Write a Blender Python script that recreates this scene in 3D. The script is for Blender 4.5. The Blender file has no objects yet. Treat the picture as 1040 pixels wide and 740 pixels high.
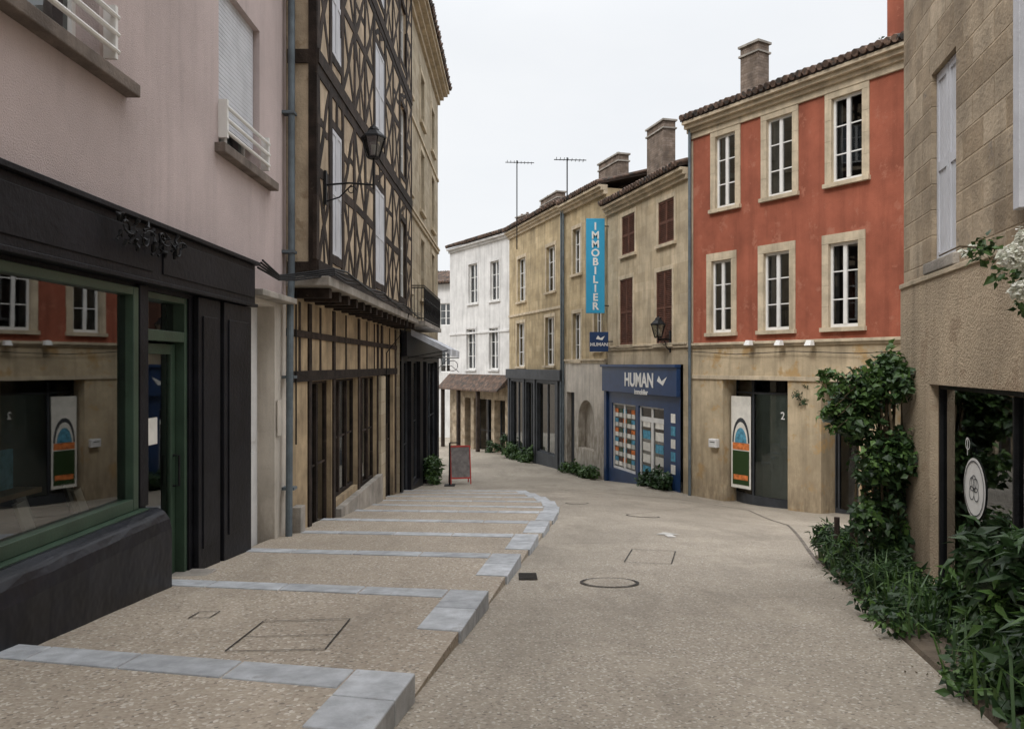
import bpy, math, random
from mathutils import Vector, Matrix
random.seed(11)
R=random.random
def U(a,b): return a+(b-a)*R()
FP=800.0; CX=520.0; CY=370.0

# ------------------------------------------------------------------ terrain
PR=[(-300,-0.9),(-4,-1.0),(0,-1.2),(5,-1.78),(10.6,-2.42),(20,-3.44),(25,-3.97),(31.6,-4.65),(36,-4.83),(45,-5.15),(60,-5.6),(100,-6),(400,-6)]
def cz(Y):
    for (a,za),(b,zb) in zip(PR,PR[1:]):
        if a<=Y<=b: return za+(zb-za)*(Y-a)/(b-a)
    return PR[-1][1] if Y>0 else PR[0][1]
def ss(t): t=max(0,min(1,t)); return t*t*(3-2*t)
def g(X,Y):
    return cz(Y)-0.07*max(0,min(X,8)-2)*ss((Y-9)/9)*(1-ss((Y-23)/5))
def gp(px,py):
    Y=1.5
    while Y<90:
        X=(px-CX)/FP*Y; z=(CY-py)/FP*Y
        if z<=g(X,Y): return X,Y
        Y+=0.02
    return X,Y

# ------------------------------------------------------------------ materials
def base(name):
    m=bpy.data.materials.new(name); m.use_nodes=True
    nt=m.node_tree; b=nt.nodes['Principled BSDF']; return m,nt,b
def mixc(nt,fac,a,b,mode='MIX'):
    n=nt.nodes.new('ShaderNodeMix'); n.data_type='RGBA'; n.blend_type=mode
    for i,v in ((0,fac),(6,a),(7,b)):
        if hasattr(v,'is_linked'): nt.links.new(v,n.inputs[i])
        elif i==0: n.inputs[0].default_value=v
        else: n.inputs[i].default_value=(*v[:3],1)
    return n.outputs[2]
def noise(nt,vec,scale,detail=6,rough=.6,lo=.35,hi=.65):
    n=nt.nodes.new('ShaderNodeTexNoise'); n.inputs['Scale'].default_value=scale
    n.inputs['Detail'].default_value=min(detail,5); n.inputs['Roughness'].default_value=rough
    nt.links.new(vec,n.inputs['Vector'])
    r=nt.nodes.new('ShaderNodeMapRange'); r.inputs[1].default_value=lo; r.inputs[2].default_value=hi
    nt.links.new(n.outputs['Fac'],r.inputs[0]); return r.outputs[0]
def mapv(nt,vec,sc):
    m=nt.nodes.new('ShaderNodeMapping'); m.inputs['Scale'].default_value=sc
    nt.links.new(vec,m.inputs['Vector']); return m.outputs[0]
def mul(nt,a,f):
    n=nt.nodes.new('ShaderNodeMath'); n.operation='MULTIPLY'; nt.links.new(a,n.inputs[0]); n.inputs[1].default_value=f; return n.outputs[0]
def surf(name,col,var=.18,scale=1.2,rough=.85,bump=.25,bscale=45,streak=.25,brick=None,spec=.25,metal=0,island=0,patch=None,dirtz=None):
    m,nt,b=base(name)
    tc=nt.nodes.new('ShaderNodeTexCoord').outputs['Object']
    d=tuple(x*(1-var*1.4) for x in col); l=tuple(min(1,x*(1+var)) for x in col)
    c=mixc(nt,noise(nt,tc,scale,5),d,l)
    hgt=None
    if bump: hgt=noise(nt,tc,bscale,2,.7,.2,.8)
    if brick:
        sx=nt.nodes.new('ShaderNodeSeparateXYZ'); nt.links.new(tc,sx.inputs[0])
        cm=nt.nodes.new('ShaderNodeCombineXYZ')
        ad=nt.nodes.new('ShaderNodeMath'); ad.operation='ADD'; nt.links.new(sx.outputs[0],ad.inputs[0]); nt.links.new(sx.outputs[1],ad.inputs[1])
        nt.links.new(ad.outputs[0],cm.inputs[0]); nt.links.new(sx.outputs[2],cm.inputs[1])
        br=nt.nodes.new('ShaderNodeTexBrick'); nt.links.new(cm.outputs[0],br.inputs['Vector'])
        br.inputs['Scale'].default_value=1; br.inputs['Brick Width'].default_value=brick[0]; br.inputs['Row Height'].default_value=brick[1]
        br.inputs['Mortar Size'].default_value=brick[2]; br.inputs['Mortar Smooth'].default_value=.6
        br.inputs['Color1'].default_value=(1,1,1,1); br.inputs['Color2'].default_value=(*(brick[4] if len(brick)>4 else (.72,.69,.64)),1)
        br.inputs['Mortar'].default_value=(*brick[3],1)
        c=mixc(nt,1.0,c,br.outputs['Color'],'MULTIPLY')
        inv=nt.nodes.new('ShaderNodeMath'); inv.operation='SUBTRACT'; nt.links.new(mul(nt,hgt,.5),inv.inputs[0]); nt.links.new(br.outputs['Fac'],inv.inputs[1]); hgt=inv.outputs[0]
    if streak:
        s=noise(nt,mapv(nt,tc,(2.6,2.6,.25)),1.3,5,.65,.48,.8)
        c=mixc(nt,mul(nt,s,streak*2),c,tuple(x*.38 for x in col))
        s2=noise(nt,tc,7,5,.75,.52,.85)
        c=mixc(nt,mul(nt,s2,streak*1.4),c,tuple(x*.5 for x in col))
    if patch:
        c=mixc(nt,noise(nt,tc,patch[1],5,.7,patch[2],patch[2]+.08),c,patch[0])
    if dirtz:
        sx=nt.nodes.new('ShaderNodeSeparateXYZ'); nt.links.new(tc,sx.inputs[0])
        r=nt.nodes.new('ShaderNodeMapRange'); r.inputs[1].default_value=dirtz[0]; r.inputs[2].default_value=dirtz[1]; r.inputs[3].default_value=1; r.inputs[4].default_value=0
        nt.links.new(sx.outputs[2],r.inputs[0])
        n2=noise(nt,mapv(nt,tc,(3,3,1)),2,5,.7,.3,.6)
        mm=nt.nodes.new('ShaderNodeMath'); mm.operation='MULTIPLY'; nt.links.new(r.outputs[0],mm.inputs[0]); nt.links.new(n2,mm.inputs[1])
        c=mixc(nt,mul(nt,mm.outputs[0],.8),c,dirtz[2])
    if island:
        gn=nt.nodes.new('ShaderNodeNewGeometry'); r=nt.nodes.new('ShaderNodeMapRange'); r.inputs[3].default_value=1-island; r.inputs[4].default_value=1+island
        nt.links.new(gn.outputs['Random Per Island'],r.inputs[0])
        hs=nt.nodes.new('ShaderNodeHueSaturation'); nt.links.new(r.outputs[0],hs.inputs['Value']); nt.links.new(c,hs.inputs['Color']); c=hs.outputs[0]
    nt.links.new(c,b.inputs['Base Color'])
    b.inputs['Roughness'].default_value=rough; b.inputs['Metallic'].default_value=metal
    b.inputs['Specular IOR Level'].default_value=spec
    if bump:
        bp=nt.nodes.new('ShaderNodeBump'); bp.inputs['Strength'].default_value=bump; bp.inputs['Distance'].default_value=.012
        nt.links.new(hgt,bp.inputs['Height']); nt.links.new(bp.outputs[0],b.inputs['Normal'])
    return m
def aggregate(name,a,bcol,c3,sc=70,stain=.35,c4=(.12,.1,.08)):
    m,nt,b=base(name)
    tc=nt.nodes.new('ShaderNodeTexCoord').outputs['Object']
    v=nt.nodes.new('ShaderNodeTexVoronoi'); v.inputs['Scale'].default_value=sc; nt.links.new(tc,v.inputs['Vector'])
    sp=nt.nodes.new('ShaderNodeSeparateColor'); nt.links.new(v.outputs['Color'],sp.inputs[0])
    c=mixc(nt,sp.outputs[0],a,bcol)
    mr=nt.nodes.new('ShaderNodeMapRange'); mr.inputs[1].default_value=.84; mr.inputs[2].default_value=.95; nt.links.new(sp.outputs[1],mr.inputs[0])
    c=mixc(nt,mr.outputs[0],c,c3)
    mr=nt.nodes.new('ShaderNodeMapRange'); mr.inputs[1].default_value=.88; mr.inputs[2].default_value=.98; nt.links.new(sp.outputs[2],mr.inputs[0])
    c=mixc(nt,mul(nt,mr.outputs[0],.7),c,c4)
    c=mixc(nt,mul(nt,noise(nt,tc,.35,5,.6,.38,.66),stain*1.2),c,tuple(x*.45 for x in a))
    c=mixc(nt,mul(nt,noise(nt,mapv(nt,tc,(1,.22,1)),1.6,5,.75,.5,.72),stain*1.3),c,tuple(x*.5 for x in a))
    c=mixc(nt,mul(nt,noise(nt,mapv(nt,tc,(1,.5,1)),1.1,5,.7,.55,.62),stain*.8),c,tuple(min(.7,x*1.2) for x in bcol))
    c=mixc(nt,mul(nt,noise(nt,tc,3.5,5,.8,.56,.68),stain*.9),c,tuple(x*.55 for x in a))
    c=mixc(nt,mul(nt,noise(nt,tc,11,4,.8,.64,.70),stain*1.2),c,tuple(x*.35 for x in a))
    nt.links.new(c,b.inputs['Base Color']); b.inputs['Roughness'].default_value=.7; b.inputs['Specular IOR Level'].default_value=.3
    bp=nt.nodes.new('ShaderNodeBump'); bp.inputs['Strength'].default_value=.5; bp.inputs['Distance'].default_value=.004
    nt.links.new(v.outputs['Distance'],bp.inputs['Height']); nt.links.new(bp.outputs[0],b.inputs['Normal'])
    return m
def glassm(name,tint,mn=.12,wob=.02):
    m,nt,b=base(name); nt.nodes.remove(b)
    o=nt.nodes['Material Output']; t=nt.nodes.new('ShaderNodeBsdfTransparent'); t.inputs[0].default_value=(*tint,1)
    gl=nt.nodes.new('ShaderNodeBsdfGlossy'); gl.inputs['Roughness'].default_value=.015; gl.inputs[0].default_value=(.9,.93,.95,1)
    fr=nt.nodes.new('ShaderNodeFresnel'); fr.inputs[0].default_value=1.5
    ad=nt.nodes.new('ShaderNodeMath'); ad.inputs[1].default_value=mn; ad.use_clamp=True; nt.links.new(fr.outputs[0],ad.inputs[0])
    mx=nt.nodes.new('ShaderNodeMixShader'); nt.links.new(ad.outputs[0],mx.inputs[0]); nt.links.new(t.outputs[0],mx.inputs[1]); nt.links.new(gl.outputs[0],mx.inputs[2])
    nt.links.new(mx.outputs[0],o.inputs[0])
    tc=nt.nodes.new('ShaderNodeTexCoord').outputs['Object']
    bp=nt.nodes.new('ShaderNodeBump'); bp.inputs['Strength'].default_value=wob; bp.inputs['Distance'].default_value=.01
    nt.links.new(noise(nt,tc,1.2,1),bp.inputs['Height']); nt.links.new(bp.outputs[0],gl.inputs['Normal'])
    return m
def leafm(name,c1,c2,rough=.5):
    m,nt,b=base(name)
    gn=nt.nodes.new('ShaderNodeNewGeometry'); c=mixc(nt,gn.outputs['Random Per Island'],c1,c2)
    nt.links.new(c,b.inputs['Base Color']); b.inputs['Roughness'].default_value=rough
    tr=nt.nodes.new('ShaderNodeBsdfTranslucent'); nt.links.new(c,tr.inputs[0])
    mx=nt.nodes.new('ShaderNodeMixShader'); mx.inputs[0].default_value=.2
    nt.links.new(b.outputs[0],mx.inputs[1]); nt.links.new(tr.outputs[0],mx.inputs[2]); nt.links.new(mx.outputs[0],nt.nodes['Material Output'].inputs[0])
    return m

M={}
M['pink']=surf('pink_render',(.57,.475,.455),.08,.6,streak=.16,bump=.6,bscale=80)
M['whitewall']=surf('white_wall',(.66,.65,.63),.1,1,streak=.3)
M['palewall']=surf('pale_render',(.58,.53,.46),.12,1,streak=.3,dirtz=(-3,-1,(.2,.17,.13)))
M['blackpaint']=surf('black_paint',(.010,.010,.013),.3,3,rough=.5,bump=.25,bscale=14,streak=.1,spec=.18,patch=((.04,.038,.036),5,.68))
M['blackplinth']=surf('black_plinth',(.009,.010,.015),.3,3,rough=.42,bump=.7,bscale=5,streak=.1,spec=.28,patch=((.07,.065,.06),6,.70),dirtz=(-2.4,-1.75,(.07,.06,.05)))
M['green']=surf('green_paint',(.042,.075,.048),.15,3,rough=.4,bump=.1,streak=.1,spec=.4)
M['timber']=surf('old_timber',(.038,.027,.021),.4,4,rough=.85,bump=.7,bscale=30,streak=.3,island=.35,patch=((.10,.075,.055),6,.64))
M['daub']=surf('daub_plaster',(.47,.375,.265),.22,1.5,bump=.6,bscale=22,streak=.3,island=.08,patch=((.33,.25,.165),2.6,.56))
M['ochre']=surf('ochre_plaster',(.42,.32,.20),.25,1.5,bump=.4,streak=.4,dirtz=(-4,-1.5,(.1,.08,.06)))
M['stoneL']=surf('limestone',(.48,.41,.30),.15,1.2,bump=.5,streak=.3,brick=(.62,.31,.008,(.6,.55,.48)))
M['stoneR']=surf('limestone_grey',(.47,.385,.28),.24,2.2,bump=.9,bscale=22,streak=.35,brick=(.43,.225,.010,(.92,.88,.82),(.66,.62,.57)),patch=((.25,.21,.165),3.6,.60))
M['stuccoR']=surf('tan_stucco',(.47,.375,.265),.14,1,bump=.8,bscale=55,streak=.35,dirtz=(-2.3,-.9,(.18,.13,.09)),patch=((.38,.29,.20),2,.55))
M['red']=surf('red_stucco',(.35,.108,.064),.16,.9,bump=.6,bscale=60,streak=.26,patch=((.40,.155,.10),1.6,.56))
M['cream']=surf('cream_stone',(.53,.43,.29),.16,1,bump=.4,streak=.4,patch=((.46,.31,.15),1.4,.55),dirtz=(-4.2,-1.8,(.2,.15,.1)))
M['trim']=surf('stone_trim',(.56,.47,.34),.15,2,bump=.3,streak=.35,island=.06)
M['yellow']=surf('yellow_stone',(.50,.40,.25),.22,.9,bump=.4,streak=.5,brick=(.6,.32,.006,(.75,.7,.6),(.84,.82,.78)))
M['beige']=surf('beige_stone',(.53,.44,.31),.18,1,bump=.4,streak=.45,brick=(.65,.33,.005,(.8,.76,.68),(.86,.84,.8)))
M['white']=surf('white_paint',(.78,.77,.74),.05,3,rough=.5,bump=0,streak=.06)
M['shutterW']=surf('white_shutter',(.58,.59,.62),.06,3,rough=.6,bump=.1,streak=.15)
M['brown']=surf('brown_shutter',(.12,.052,.033),.25,4,rough=.7,bump=.2,streak=.2)
M['blue']=surf('navy_paint',(.014,.042,.12),.12,2,rough=.4,bump=0,streak=.05,spec=.4)
M['cyan']=surf('cyan_banner',(.04,.33,.55),.04,2,rough=.5,bump=0,streak=0)
M['darkgrey']=surf('dark_grey_paint',(.05,.054,.06),.2,2,rough=.5,bump=.1,streak=.2)
M['iron']=surf('wrought_iron',(.015,.015,.016),.2,8,rough=.5,bump=.2,streak=0,metal=.3)
M['zinc']=surf('zinc_pipe',(.14,.17,.19),.2,3,rough=.5,bump=.1,streak=.2,metal=.3)
M['tile']=surf('roof_tile',(.15,.10,.075),.35,3,bump=.4,streak=.3,island=.3,patch=((.06,.055,.05),4,.5))
M['brickch']=surf('chimney_brick',(.24,.19,.155),.25,3,bump=.5,streak=.4,brick=(.25,.09,.012,(.7,.65,.6)))
M['road']=aggregate('road_surface',(.315,.27,.212),(.405,.355,.285),(.57,.53,.46),75,.38)
M['pave']=aggregate('aggregate_paving',(.35,.29,.222),(.45,.385,.305),(.61,.56,.48),60,.30)
M['earth']=surf('earth',(.14,.11,.08),.3,3,bump=.5,streak=0)
M['slab']=surf('grey_granite',(.44,.455,.47),.16,6,rough=.7,bump=.25,bscale=80,streak=.22,island=.12,patch=((.33,.33,.33),4,.6))
M['cast']=surf('cast_iron',(.06,.054,.048),.3,10,rough=.6,bump=.5,bscale=60,streak=0,metal=.4)
M['seam']=surf('seam',(.14,.12,.10),.3,6,bump=.2,streak=0)
M['concrete']=surf('concrete',(.34,.31,.27),.22,2,bump=.4,streak=.4)
M['sillbrown']=surf('stained_sill',(.20,.165,.14),.25,3,bump=.4,streak=.4)
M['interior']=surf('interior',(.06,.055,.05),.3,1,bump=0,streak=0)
M['floorwood']=surf('display_wood',(.36,.24,.15),.2,3,rough=.5,bump=0,streak=0)
M['curtain']=surf('curtain',(.50,.49,.47),.1,6,bump=.1,streak=0)
M['paper']=surf('paper',(.7,.68,.62),.08,5,bump=0,streak=0,island=.25)
M['redframe']=surf('red_frame',(.45,.05,.04),.1,3,rough=.5,bump=0,streak=0)
M['slate']=surf('chalkboard',(.22,.2,.19),.2,6,bump=0,streak=0)
M['orange']=surf('orange_poster',(.65,.2,.06),.3,8,bump=0,streak=0)
M['tealp']=surf('teal_poster',(.1,.3,.42),.3,8,bump=0,streak=0)
M['screen']=surf('grey_green_panel',(.22,.27,.245),.12,1,rough=.35,bump=0,streak=.1)
M['opal']=surf('opal',(.75,.75,.72),.05,3,rough=.3,bump=0,streak=0)
M['glass']=glassm('window_glass',(.55,.58,.58),.08)
M['shopglass']=glassm('shop_glass',(.66,.68,.66),.13,.012)
M['clearglass']=glassm('clear_glass',(.88,.9,.89),.03)
M['leaf']=leafm('leaf_green',(.02,.052,.014),(.08,.15,.035))
M['leafd']=leafm('leaf_dark',(.012,.032,.011),(.042,.088,.025))
M['leafb']=leafm('leaf_bright',(.04,.09,.02),(.11,.20,.045))
M['petal']=leafm('petal_white',(.68,.7,.58),(.85,.84,.78))
M['stem']=surf('stem',(.10,.075,.045),.3,10,bump=.3,streak=0)

# ------------------------------------------------------------------ mesh helper
class MB:
    def __init__(s): s.v=[]; s.f=[]
    def add(s,vs,fs):
        o=len(s.v); s.v+= [tuple(v) for v in vs]; s.f+=[tuple(i+o for i in f) for f in fs]
    def quad(s,a,b,c,d): s.add([a,b,c,d],[(0,1,2,3)])
    def box(s,x0,x1,y0,y1,z0,z1):
        s.hexa([(x0,y0,z0),(x1,y0,z0),(x1,y1,z0),(x0,y1,z0),(x0,y0,z1),(x1,y0,z1),(x1,y1,z1),(x0,y1,z1)])
    def hexa(s,v): s.add(v,[(0,3,2,1),(4,5,6,7),(0,1,5,4),(1,2,6,5),(2,3,7,6),(3,0,4,7)])
    def prism(s,top,dep):
        s.hexa([(x,y,z-dep) for x,y,z in top]+list(top))
    def beam(s,p,q,w,d,y):
        dx=q[0]-p[0]; dz=q[1]-p[1]; L=math.hypot(dx,dz) or 1; nx=-dz/L*w/2; nz=dx/L*w/2
        pts=[(p[0]-nx,p[1]-nz),(q[0]-nx,q[1]-nz),(q[0]+nx,q[1]+nz),(p[0]+nx,p[1]+nz)]
        s.hexa([(a,y,b) for a,b in pts]+[(a,y+d,b) for a,b in pts])
    def tube(s,pts,r,n=8):
        pts=[Vector(p) for p in pts]; rings=[]
        for i,p in enumerate(pts):
            t=(pts[min(i+1,len(pts)-1)]-pts[max(i-1,0)]).normalized()
            a=t.cross(Vector((0,0,1)) if abs(t.z)<.9 else Vector((1,0,0))).normalized(); b=t.cross(a)
            rr=r[i] if isinstance(r,(list,tuple)) else r
            rings.append([p+a*math.cos(k*2*math.pi/n)*rr+b*math.sin(k*2*math.pi/n)*rr for k in range(n)])
        vs=[v for rg in rings for v in rg]; fs=[]
        for i in range(len(pts)-1):
            for k in range(n): fs.append((i*n+k,i*n+(k+1)%n,(i+1)*n+(k+1)%n,(i+1)*n+k))
        fs.append(tuple(range(n))[::-1]); fs.append(tuple((len(pts)-1)*n+k for k in range(n)))
        s.add(vs,fs)
    def frus(s,c,r0,r1,h,n=6,rot=0):
        vs=[(c[0]+math.cos(rot+k*2*math.pi/n)*r0,c[1]+math.sin(rot+k*2*math.pi/n)*r0,c[2]) for k in range(n)]
        vs+=[(c[0]+math.cos(rot+k*2*math.pi/n)*r1,c[1]+math.sin(rot+k*2*math.pi/n)*r1,c[2]+h) for k in range(n)]
        fs=[(k,(k+1)%n,n+(k+1)%n,n+k) for k in range(n)]+[tuple(range(n))[::-1],tuple(range(n,2*n))]
        s.add(vs,fs)
    def build(s,name,mat,parent=None,bevel=0,smooth=False):
        if not s.v: return None
        me=bpy.data.meshes.new(name); me.from_pydata(s.v,[],s.f); me.update(); me.materials.append(mat)
        if smooth:
            for p in me.polygons: p.use_smooth=True
        o=bpy.data.objects.new(name,me); bpy.context.collection.objects.link(o)
        if parent: o.parent=parent
        if bevel:
            md=o.modifiers.new('bev','BEVEL'); md.width=bevel; md.segments=2; md.limit_method='ANGLE'
        return o
def empty(name,loc=(0,0,0),rz=0):
    e=bpy.data.objects.new(name,None); e.empty_display_size=.2; e.location=loc; e.rotation_euler=(0,0,rz)
    bpy.context.collection.objects.link(e); return e
def text(name,body,size,loc,mat,parent,rot=(math.pi/2,0,0),ext=.004,align='LEFT',bold=0,ls=1,sx=1):
    cu=bpy.data.curves.new(name,'FONT'); cu.body=body; cu.size=size; cu.extrude=ext; cu.align_x=align; cu.offset=bold; cu.space_line=ls
    o=bpy.data.objects.new(name,cu); bpy.context.collection.objects.link(o); o.location=loc; o.rotation_euler=rot; o.scale=(sx,1,1)
    cu.materials.append(mat); o.parent=parent; return o

class Bld:
    def __init__(s,name,A,B):
        s.A=Vector(A); s.B=Vector(B); d=s.B-s.A; s.L=d.length; s.d=d.normalized(); s.n=Vector((-s.d.y,s.d.x))
        s.e=empty(name,(A[0],A[1],0),math.atan2(s.d.y,s.d.x)); s.parts={}
    def p(s,name,mat,bevel=0):
        k=(name,mat)
        if k not in s.parts: s.parts[k]=(MB(),bevel)
        return s.parts[k][0]
    def done(s):
        for (n,m),(mb,bv) in s.parts.items(): mb.build(n,M[m],s.e,bv)
    def uz(s,px,py,off=0):
        dx=(px-CX)/FP; O=s.A+s.n*off
        det=s.d.x*(-1)+dx*s.d.y
        u=((-O.x)*(-1)-(-dx)*(-O.y))/det
        Y=O.y+u*s.d.y
        return u,(CY-py)/FP*Y
    def r(s,px0,px1,pt,pb,off=0):
        u0=s.uz(px0,0,off)[0]; u1=s.uz(px1,0,off)[0]; m=(px0+px1)/2
        return (u0,u1,s.uz(m,pb,off)[1],s.uz(m,pt,off)[1])
    def wall(s,mat,u0,u1,z0,z1,ops=(),y=0,rev=.22,name='walls',revmat=None):
        w=s.p(name,mat); rv=s.p(name if not revmat else 'reveals',revmat or mat)
        cl=lambda v,a,b:max(a,min(b,v))
        us=sorted({u0,u1}|{cl(o[0],u0,u1) for o in ops}|{cl(o[1],u0,u1) for o in ops})
        zs=sorted({z0,z1}|{cl(o[2],z0,z1) for o in ops}|{cl(o[3],z0,z1) for o in ops})
        for a,b in zip(us,us[1:]):
            for c,d in zip(zs,zs[1:]):
                mu=(a+b)/2; mz=(c+d)/2
                if any(o[0]<mu<o[1] and o[2]<mz<o[3] for o in ops): continue
                w.quad((a,y,c),(b,y,c),(b,y,d),(a,y,d))
        for o in ops:
            a,b,c,d=o[:4]; r=o[4] if len(o)>4 else rev
            if r<=0: continue
            rv.quad((a,y,c),(a,y,d),(a,y+r,d),(a,y+r,c)); rv.quad((b,y,d),(b,y,c),(b,y+r,c),(b,y+r,d))
            rv.quad((a,y,d),(b,y,d),(b,y+r,d),(a,y+r,d)); rv.quad((b,y,c),(a,y,c),(a,y+r,c),(b,y+r,c))
    def body(s,mat,z0,z1,D,y=0,u0=0,u1=None):
        u1=s.L if u1 is None else u1
        w=s.p('side_walls',mat); a=u0+.01; b=u1-.01
        w.quad((a,D,z0),(a,y+.002,z0),(a,y+.002,z1),(a,D,z1)); w.quad((b,y+.002,z0),(b,D,z0),(b,D,z1),(b,y+.002,z1))
        w.quad((b,D,z0),(a,D,z0),(a,D,z1),(b,D,z1)); w.quad((a,y+.002,z1-.02),(b,y+.002,z1-.02),(b,D,z1-.02),(a,D,z1-.02))
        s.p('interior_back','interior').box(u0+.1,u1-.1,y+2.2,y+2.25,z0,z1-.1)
    def window(s,o,y=0,rev=.22,frame='white',rows=3,cols=2,curtain=.5,glass='glass',fw=.055):
        a,b,c,d=o[:4]; y0=y+rev-.09; y1=y+rev-.02; f=s.p('window_frames',frame)
        f.box(a,a+fw,y0,y1,c,d); f.box(b-fw,b,y0,y1,c,d); f.box(a+fw,b-fw,y0,y1,c,c+fw*1.4); f.box(a+fw,b-fw,y0,y1,d-fw,d)
        for i in range(1,cols):
            x=a+(b-a)*i/cols; f.box(x-fw*.8,x+fw*.8,y0-.01,y1-.01,c+fw*1.4,d-fw)
        for j in range(1,rows):
            z=c+(d-c)*j/rows
            for i in range(cols):
                xa=a+(b-a)*i/cols+fw*.85; xb=a+(b-a)*(i+1)/cols-fw*.85
                f.box(xa,xb,y0+.02,y1-.015,z-.016,z+.016)
        s.p('glass',glass).quad((a+fw*.5,y1-.035,c+.02),(b-fw*.5,y1-.035,c+.02),(b-fw*.5,y1-.035,d-.02),(a+fw*.5,y1-.035,d-.02))
        if curtain:
            k=s.p('curtains','curtain'); yy=y1+.12
            w=(b-a)*curtain/2*U(.6,1.15)
            for (xa,xb) in ((a,a+w),(b-w*U(.5,1),b)):
                n=8
                for i in range(n):
                    p0=xa+(xb-xa)*i/n; p1=xa+(xb-xa)*(i+1)/n
                    k.quad((p0,yy+.03*(i%2),c),(p1,yy+.03*((i+1)%2),c),(p1,yy+.03*((i+1)%2),d),(p0,yy+.03*(i%2),d))
    def surround(s,o,w=.14,t=.03,y=0,mat='trim',sill=.07):
        a,b,c,d=o[:4]; m=s.p('window_surrounds',mat,.004)
        n=max(3,int((d-c)/.5)); h=(d-c)/n
        for i in range(n):
            e=w
            m.box(a-e,a-.001,y-t,y+.05,c+i*h+.002,c+(i+1)*h-.002); m.box(b+.001,b+e,y-t,y+.05,c+i*h+.002,c+(i+1)*h-.002)
        m.box(a-w,b+w,y-t-.004,y+.05,d+.001,d+w*1.2); m.box(a-w-.03,b+w+.03,y-t-sill,y+.1,c-.11,c-.001)
    def shutters(s,o,mat='brown',y=0,t=.05,louv=True):
        a,b,c,d=o[:4]; m=s.p('shutters',mat); mid=(a+b)/2
        for (x0,x1) in ((a,mid-.006),(mid+.006,b)):
            for (p,q,r_,v) in ((x0,x0+.05,c,d),(x1-.05,x1,c,d),(x0+.05,x1-.05,c,c+.07),(x0+.05,x1-.05,d-.07,d),(x0+.05,x1-.05,(c+d)/2-.04,(c+d)/2+.04)):
                m.box(p,q,y-t,y,r_,v)
            if louv:
                z=c+.07
                while z<d-.1:
                    m.hexa([(x0+.05,y-t+.005,z),(x1-.05,y-t+.005,z),(x1-.05,y-.008,z+.035),(x0+.05,y-.008,z+.035),(x0+.05,y-t+.005,z+.012),(x1-.05,y-t+.005,z+.012),(x1-.05,y-.008,z+.047),(x0+.05,y-.008,z+.047)]); z+=.065
                m.box(x0+.05,x1-.05,y-.006,y-.002,c,d)
            else:
                n=3
                for i in range(n):
                    p=x0+.05+(x1-x0-.1)*i/n; q=x0+.05+(x1-x0-.1)*(i+1)/n-.006; m.box(p,q,y-t+.012,y-.002,c+.07,d-.07)
    def cornice(s,u0,u1,z,steps,mat='trim',y=0):
        m=s.p('cornice',mat,.008)
        for (h,pr) in steps: m.box(u0,u1,y-pr,y+.05,z,z+h); z+=h
        return z
    def roof(s,u0,u1,z,over,D,y=0,slope=.33):
        m=s.p('roof_deck','timber'); m.hexa([(u0,y-over+.05,z),(u1,y-over+.05,z),(u1,D/2,z+(D/2-y)*slope),(u0,D/2,z+(D/2-y)*slope),(u0,y-over+.05,z+.05),(u1,y-over+.05,z+.05),(u1,D/2,z+.05+(D/2-y)*slope),(u0,D/2,z+.05+(D/2-y)*slope)])
        m.hexa([(u0,D/2,z+(D/2-y)*slope),(u1,D/2,z+(D/2-y)*slope),(u1,D,z),(u0,D,z),(u0,D/2,z+.1+(D/2-y)*slope),(u1,D/2,z+.1+(D/2-y)*slope),(u1,D,z+.1),(u0,D,z+.1)])
        t=s.p('roof_tiles','tile'); n=int((u1-u0)/.21)
        for i in range(n):
            x=u0+(i+.5)*(u1-u0)/n+U(-.012,.012); yy=y-over-U(0,.05); zz=z+.085
            Lr=D/2-yy
            t.tube([(x,yy,zz),(x,yy+Lr,zz+Lr*slope)],[.085,.085],8)
            t.tube([(x,yy-.005,zz+.012),(x,yy+.45,zz+.45*slope+.035)],[.095,.08],8)
    def chimney(s,px0,px1,pt,off,dep,z0,mat='brickch',pots=1):
        u0,z1=s.uz(px0,pt,off); u1=s.uz(px1,pt,off)[0]; y0=off; y1=off+dep; z1-=.1
        m=s.p('chimneys',mat); m.box(u0,u1,y0,y1,z0,z1); c=s.p('chimney_caps','concrete')
        c.box(u0-.05,u1+.05,y0-.05,y1+.05,z1-.30,z1-.24); c.box(u0-.06,u1+.06,y0-.06,y1+.06,z1,z1+.07)
        t=s.p('chimney_pots','tile')
        for i in range(pots): t.frus((u0+(u1-u0)*(i+.5)/pots,(y0+y1)/2,z1+.07),.1,.08,.16,10)

# ------------------------------------------------------------------ ground, road
def frange(a,b,st):
    o=[]; 
    while a<=b+1e-6: o.append(a); a+=st
    return o
XS=[-400,-120,-40,-20]+frange(-14,14,1)+[20,40,120,400]
YS=[-400,-60,-30,-10,-4,-2,0]+frange(1,61,.5)+[80,120,400]
mb=MB(); mb.v=[(x,y,g(x,y)-.035) for y in YS for x in XS]; nx=len(XS)
mb.f=[(j*nx+i,j*nx+i+1,(j+1)*nx+i+1,(j+1)*nx+i) for j in range(len(YS)-1) for i in range(nx-1)]
mb.build('ground',M['earth'])
SR=[(-5,-1.57),(15,.87),(17,1.0),(19,.95),(21,.7),(23.2,.35)]
def xr(Y):
    for (a,x0),(b,x1) in zip(SR,SR[1:]):
        if Y<=b: return x0+(x1-x0)*(Y-a)/(b-a)
    return SR[-1][1]
def xl(Y):
    if Y<23: return xr(Y)-.12
    if Y<24.4: return .25-(Y-23)/1.4*3.9
    if Y<34: return -3.7
    return -14
YR=frange(-12,22.75,.25)+[23,23.7,24.4]+frange(24.75,33.75,.5)+[33.99,34]+frange(34.5,61,.5)
NC=34; mb=MB()
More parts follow.
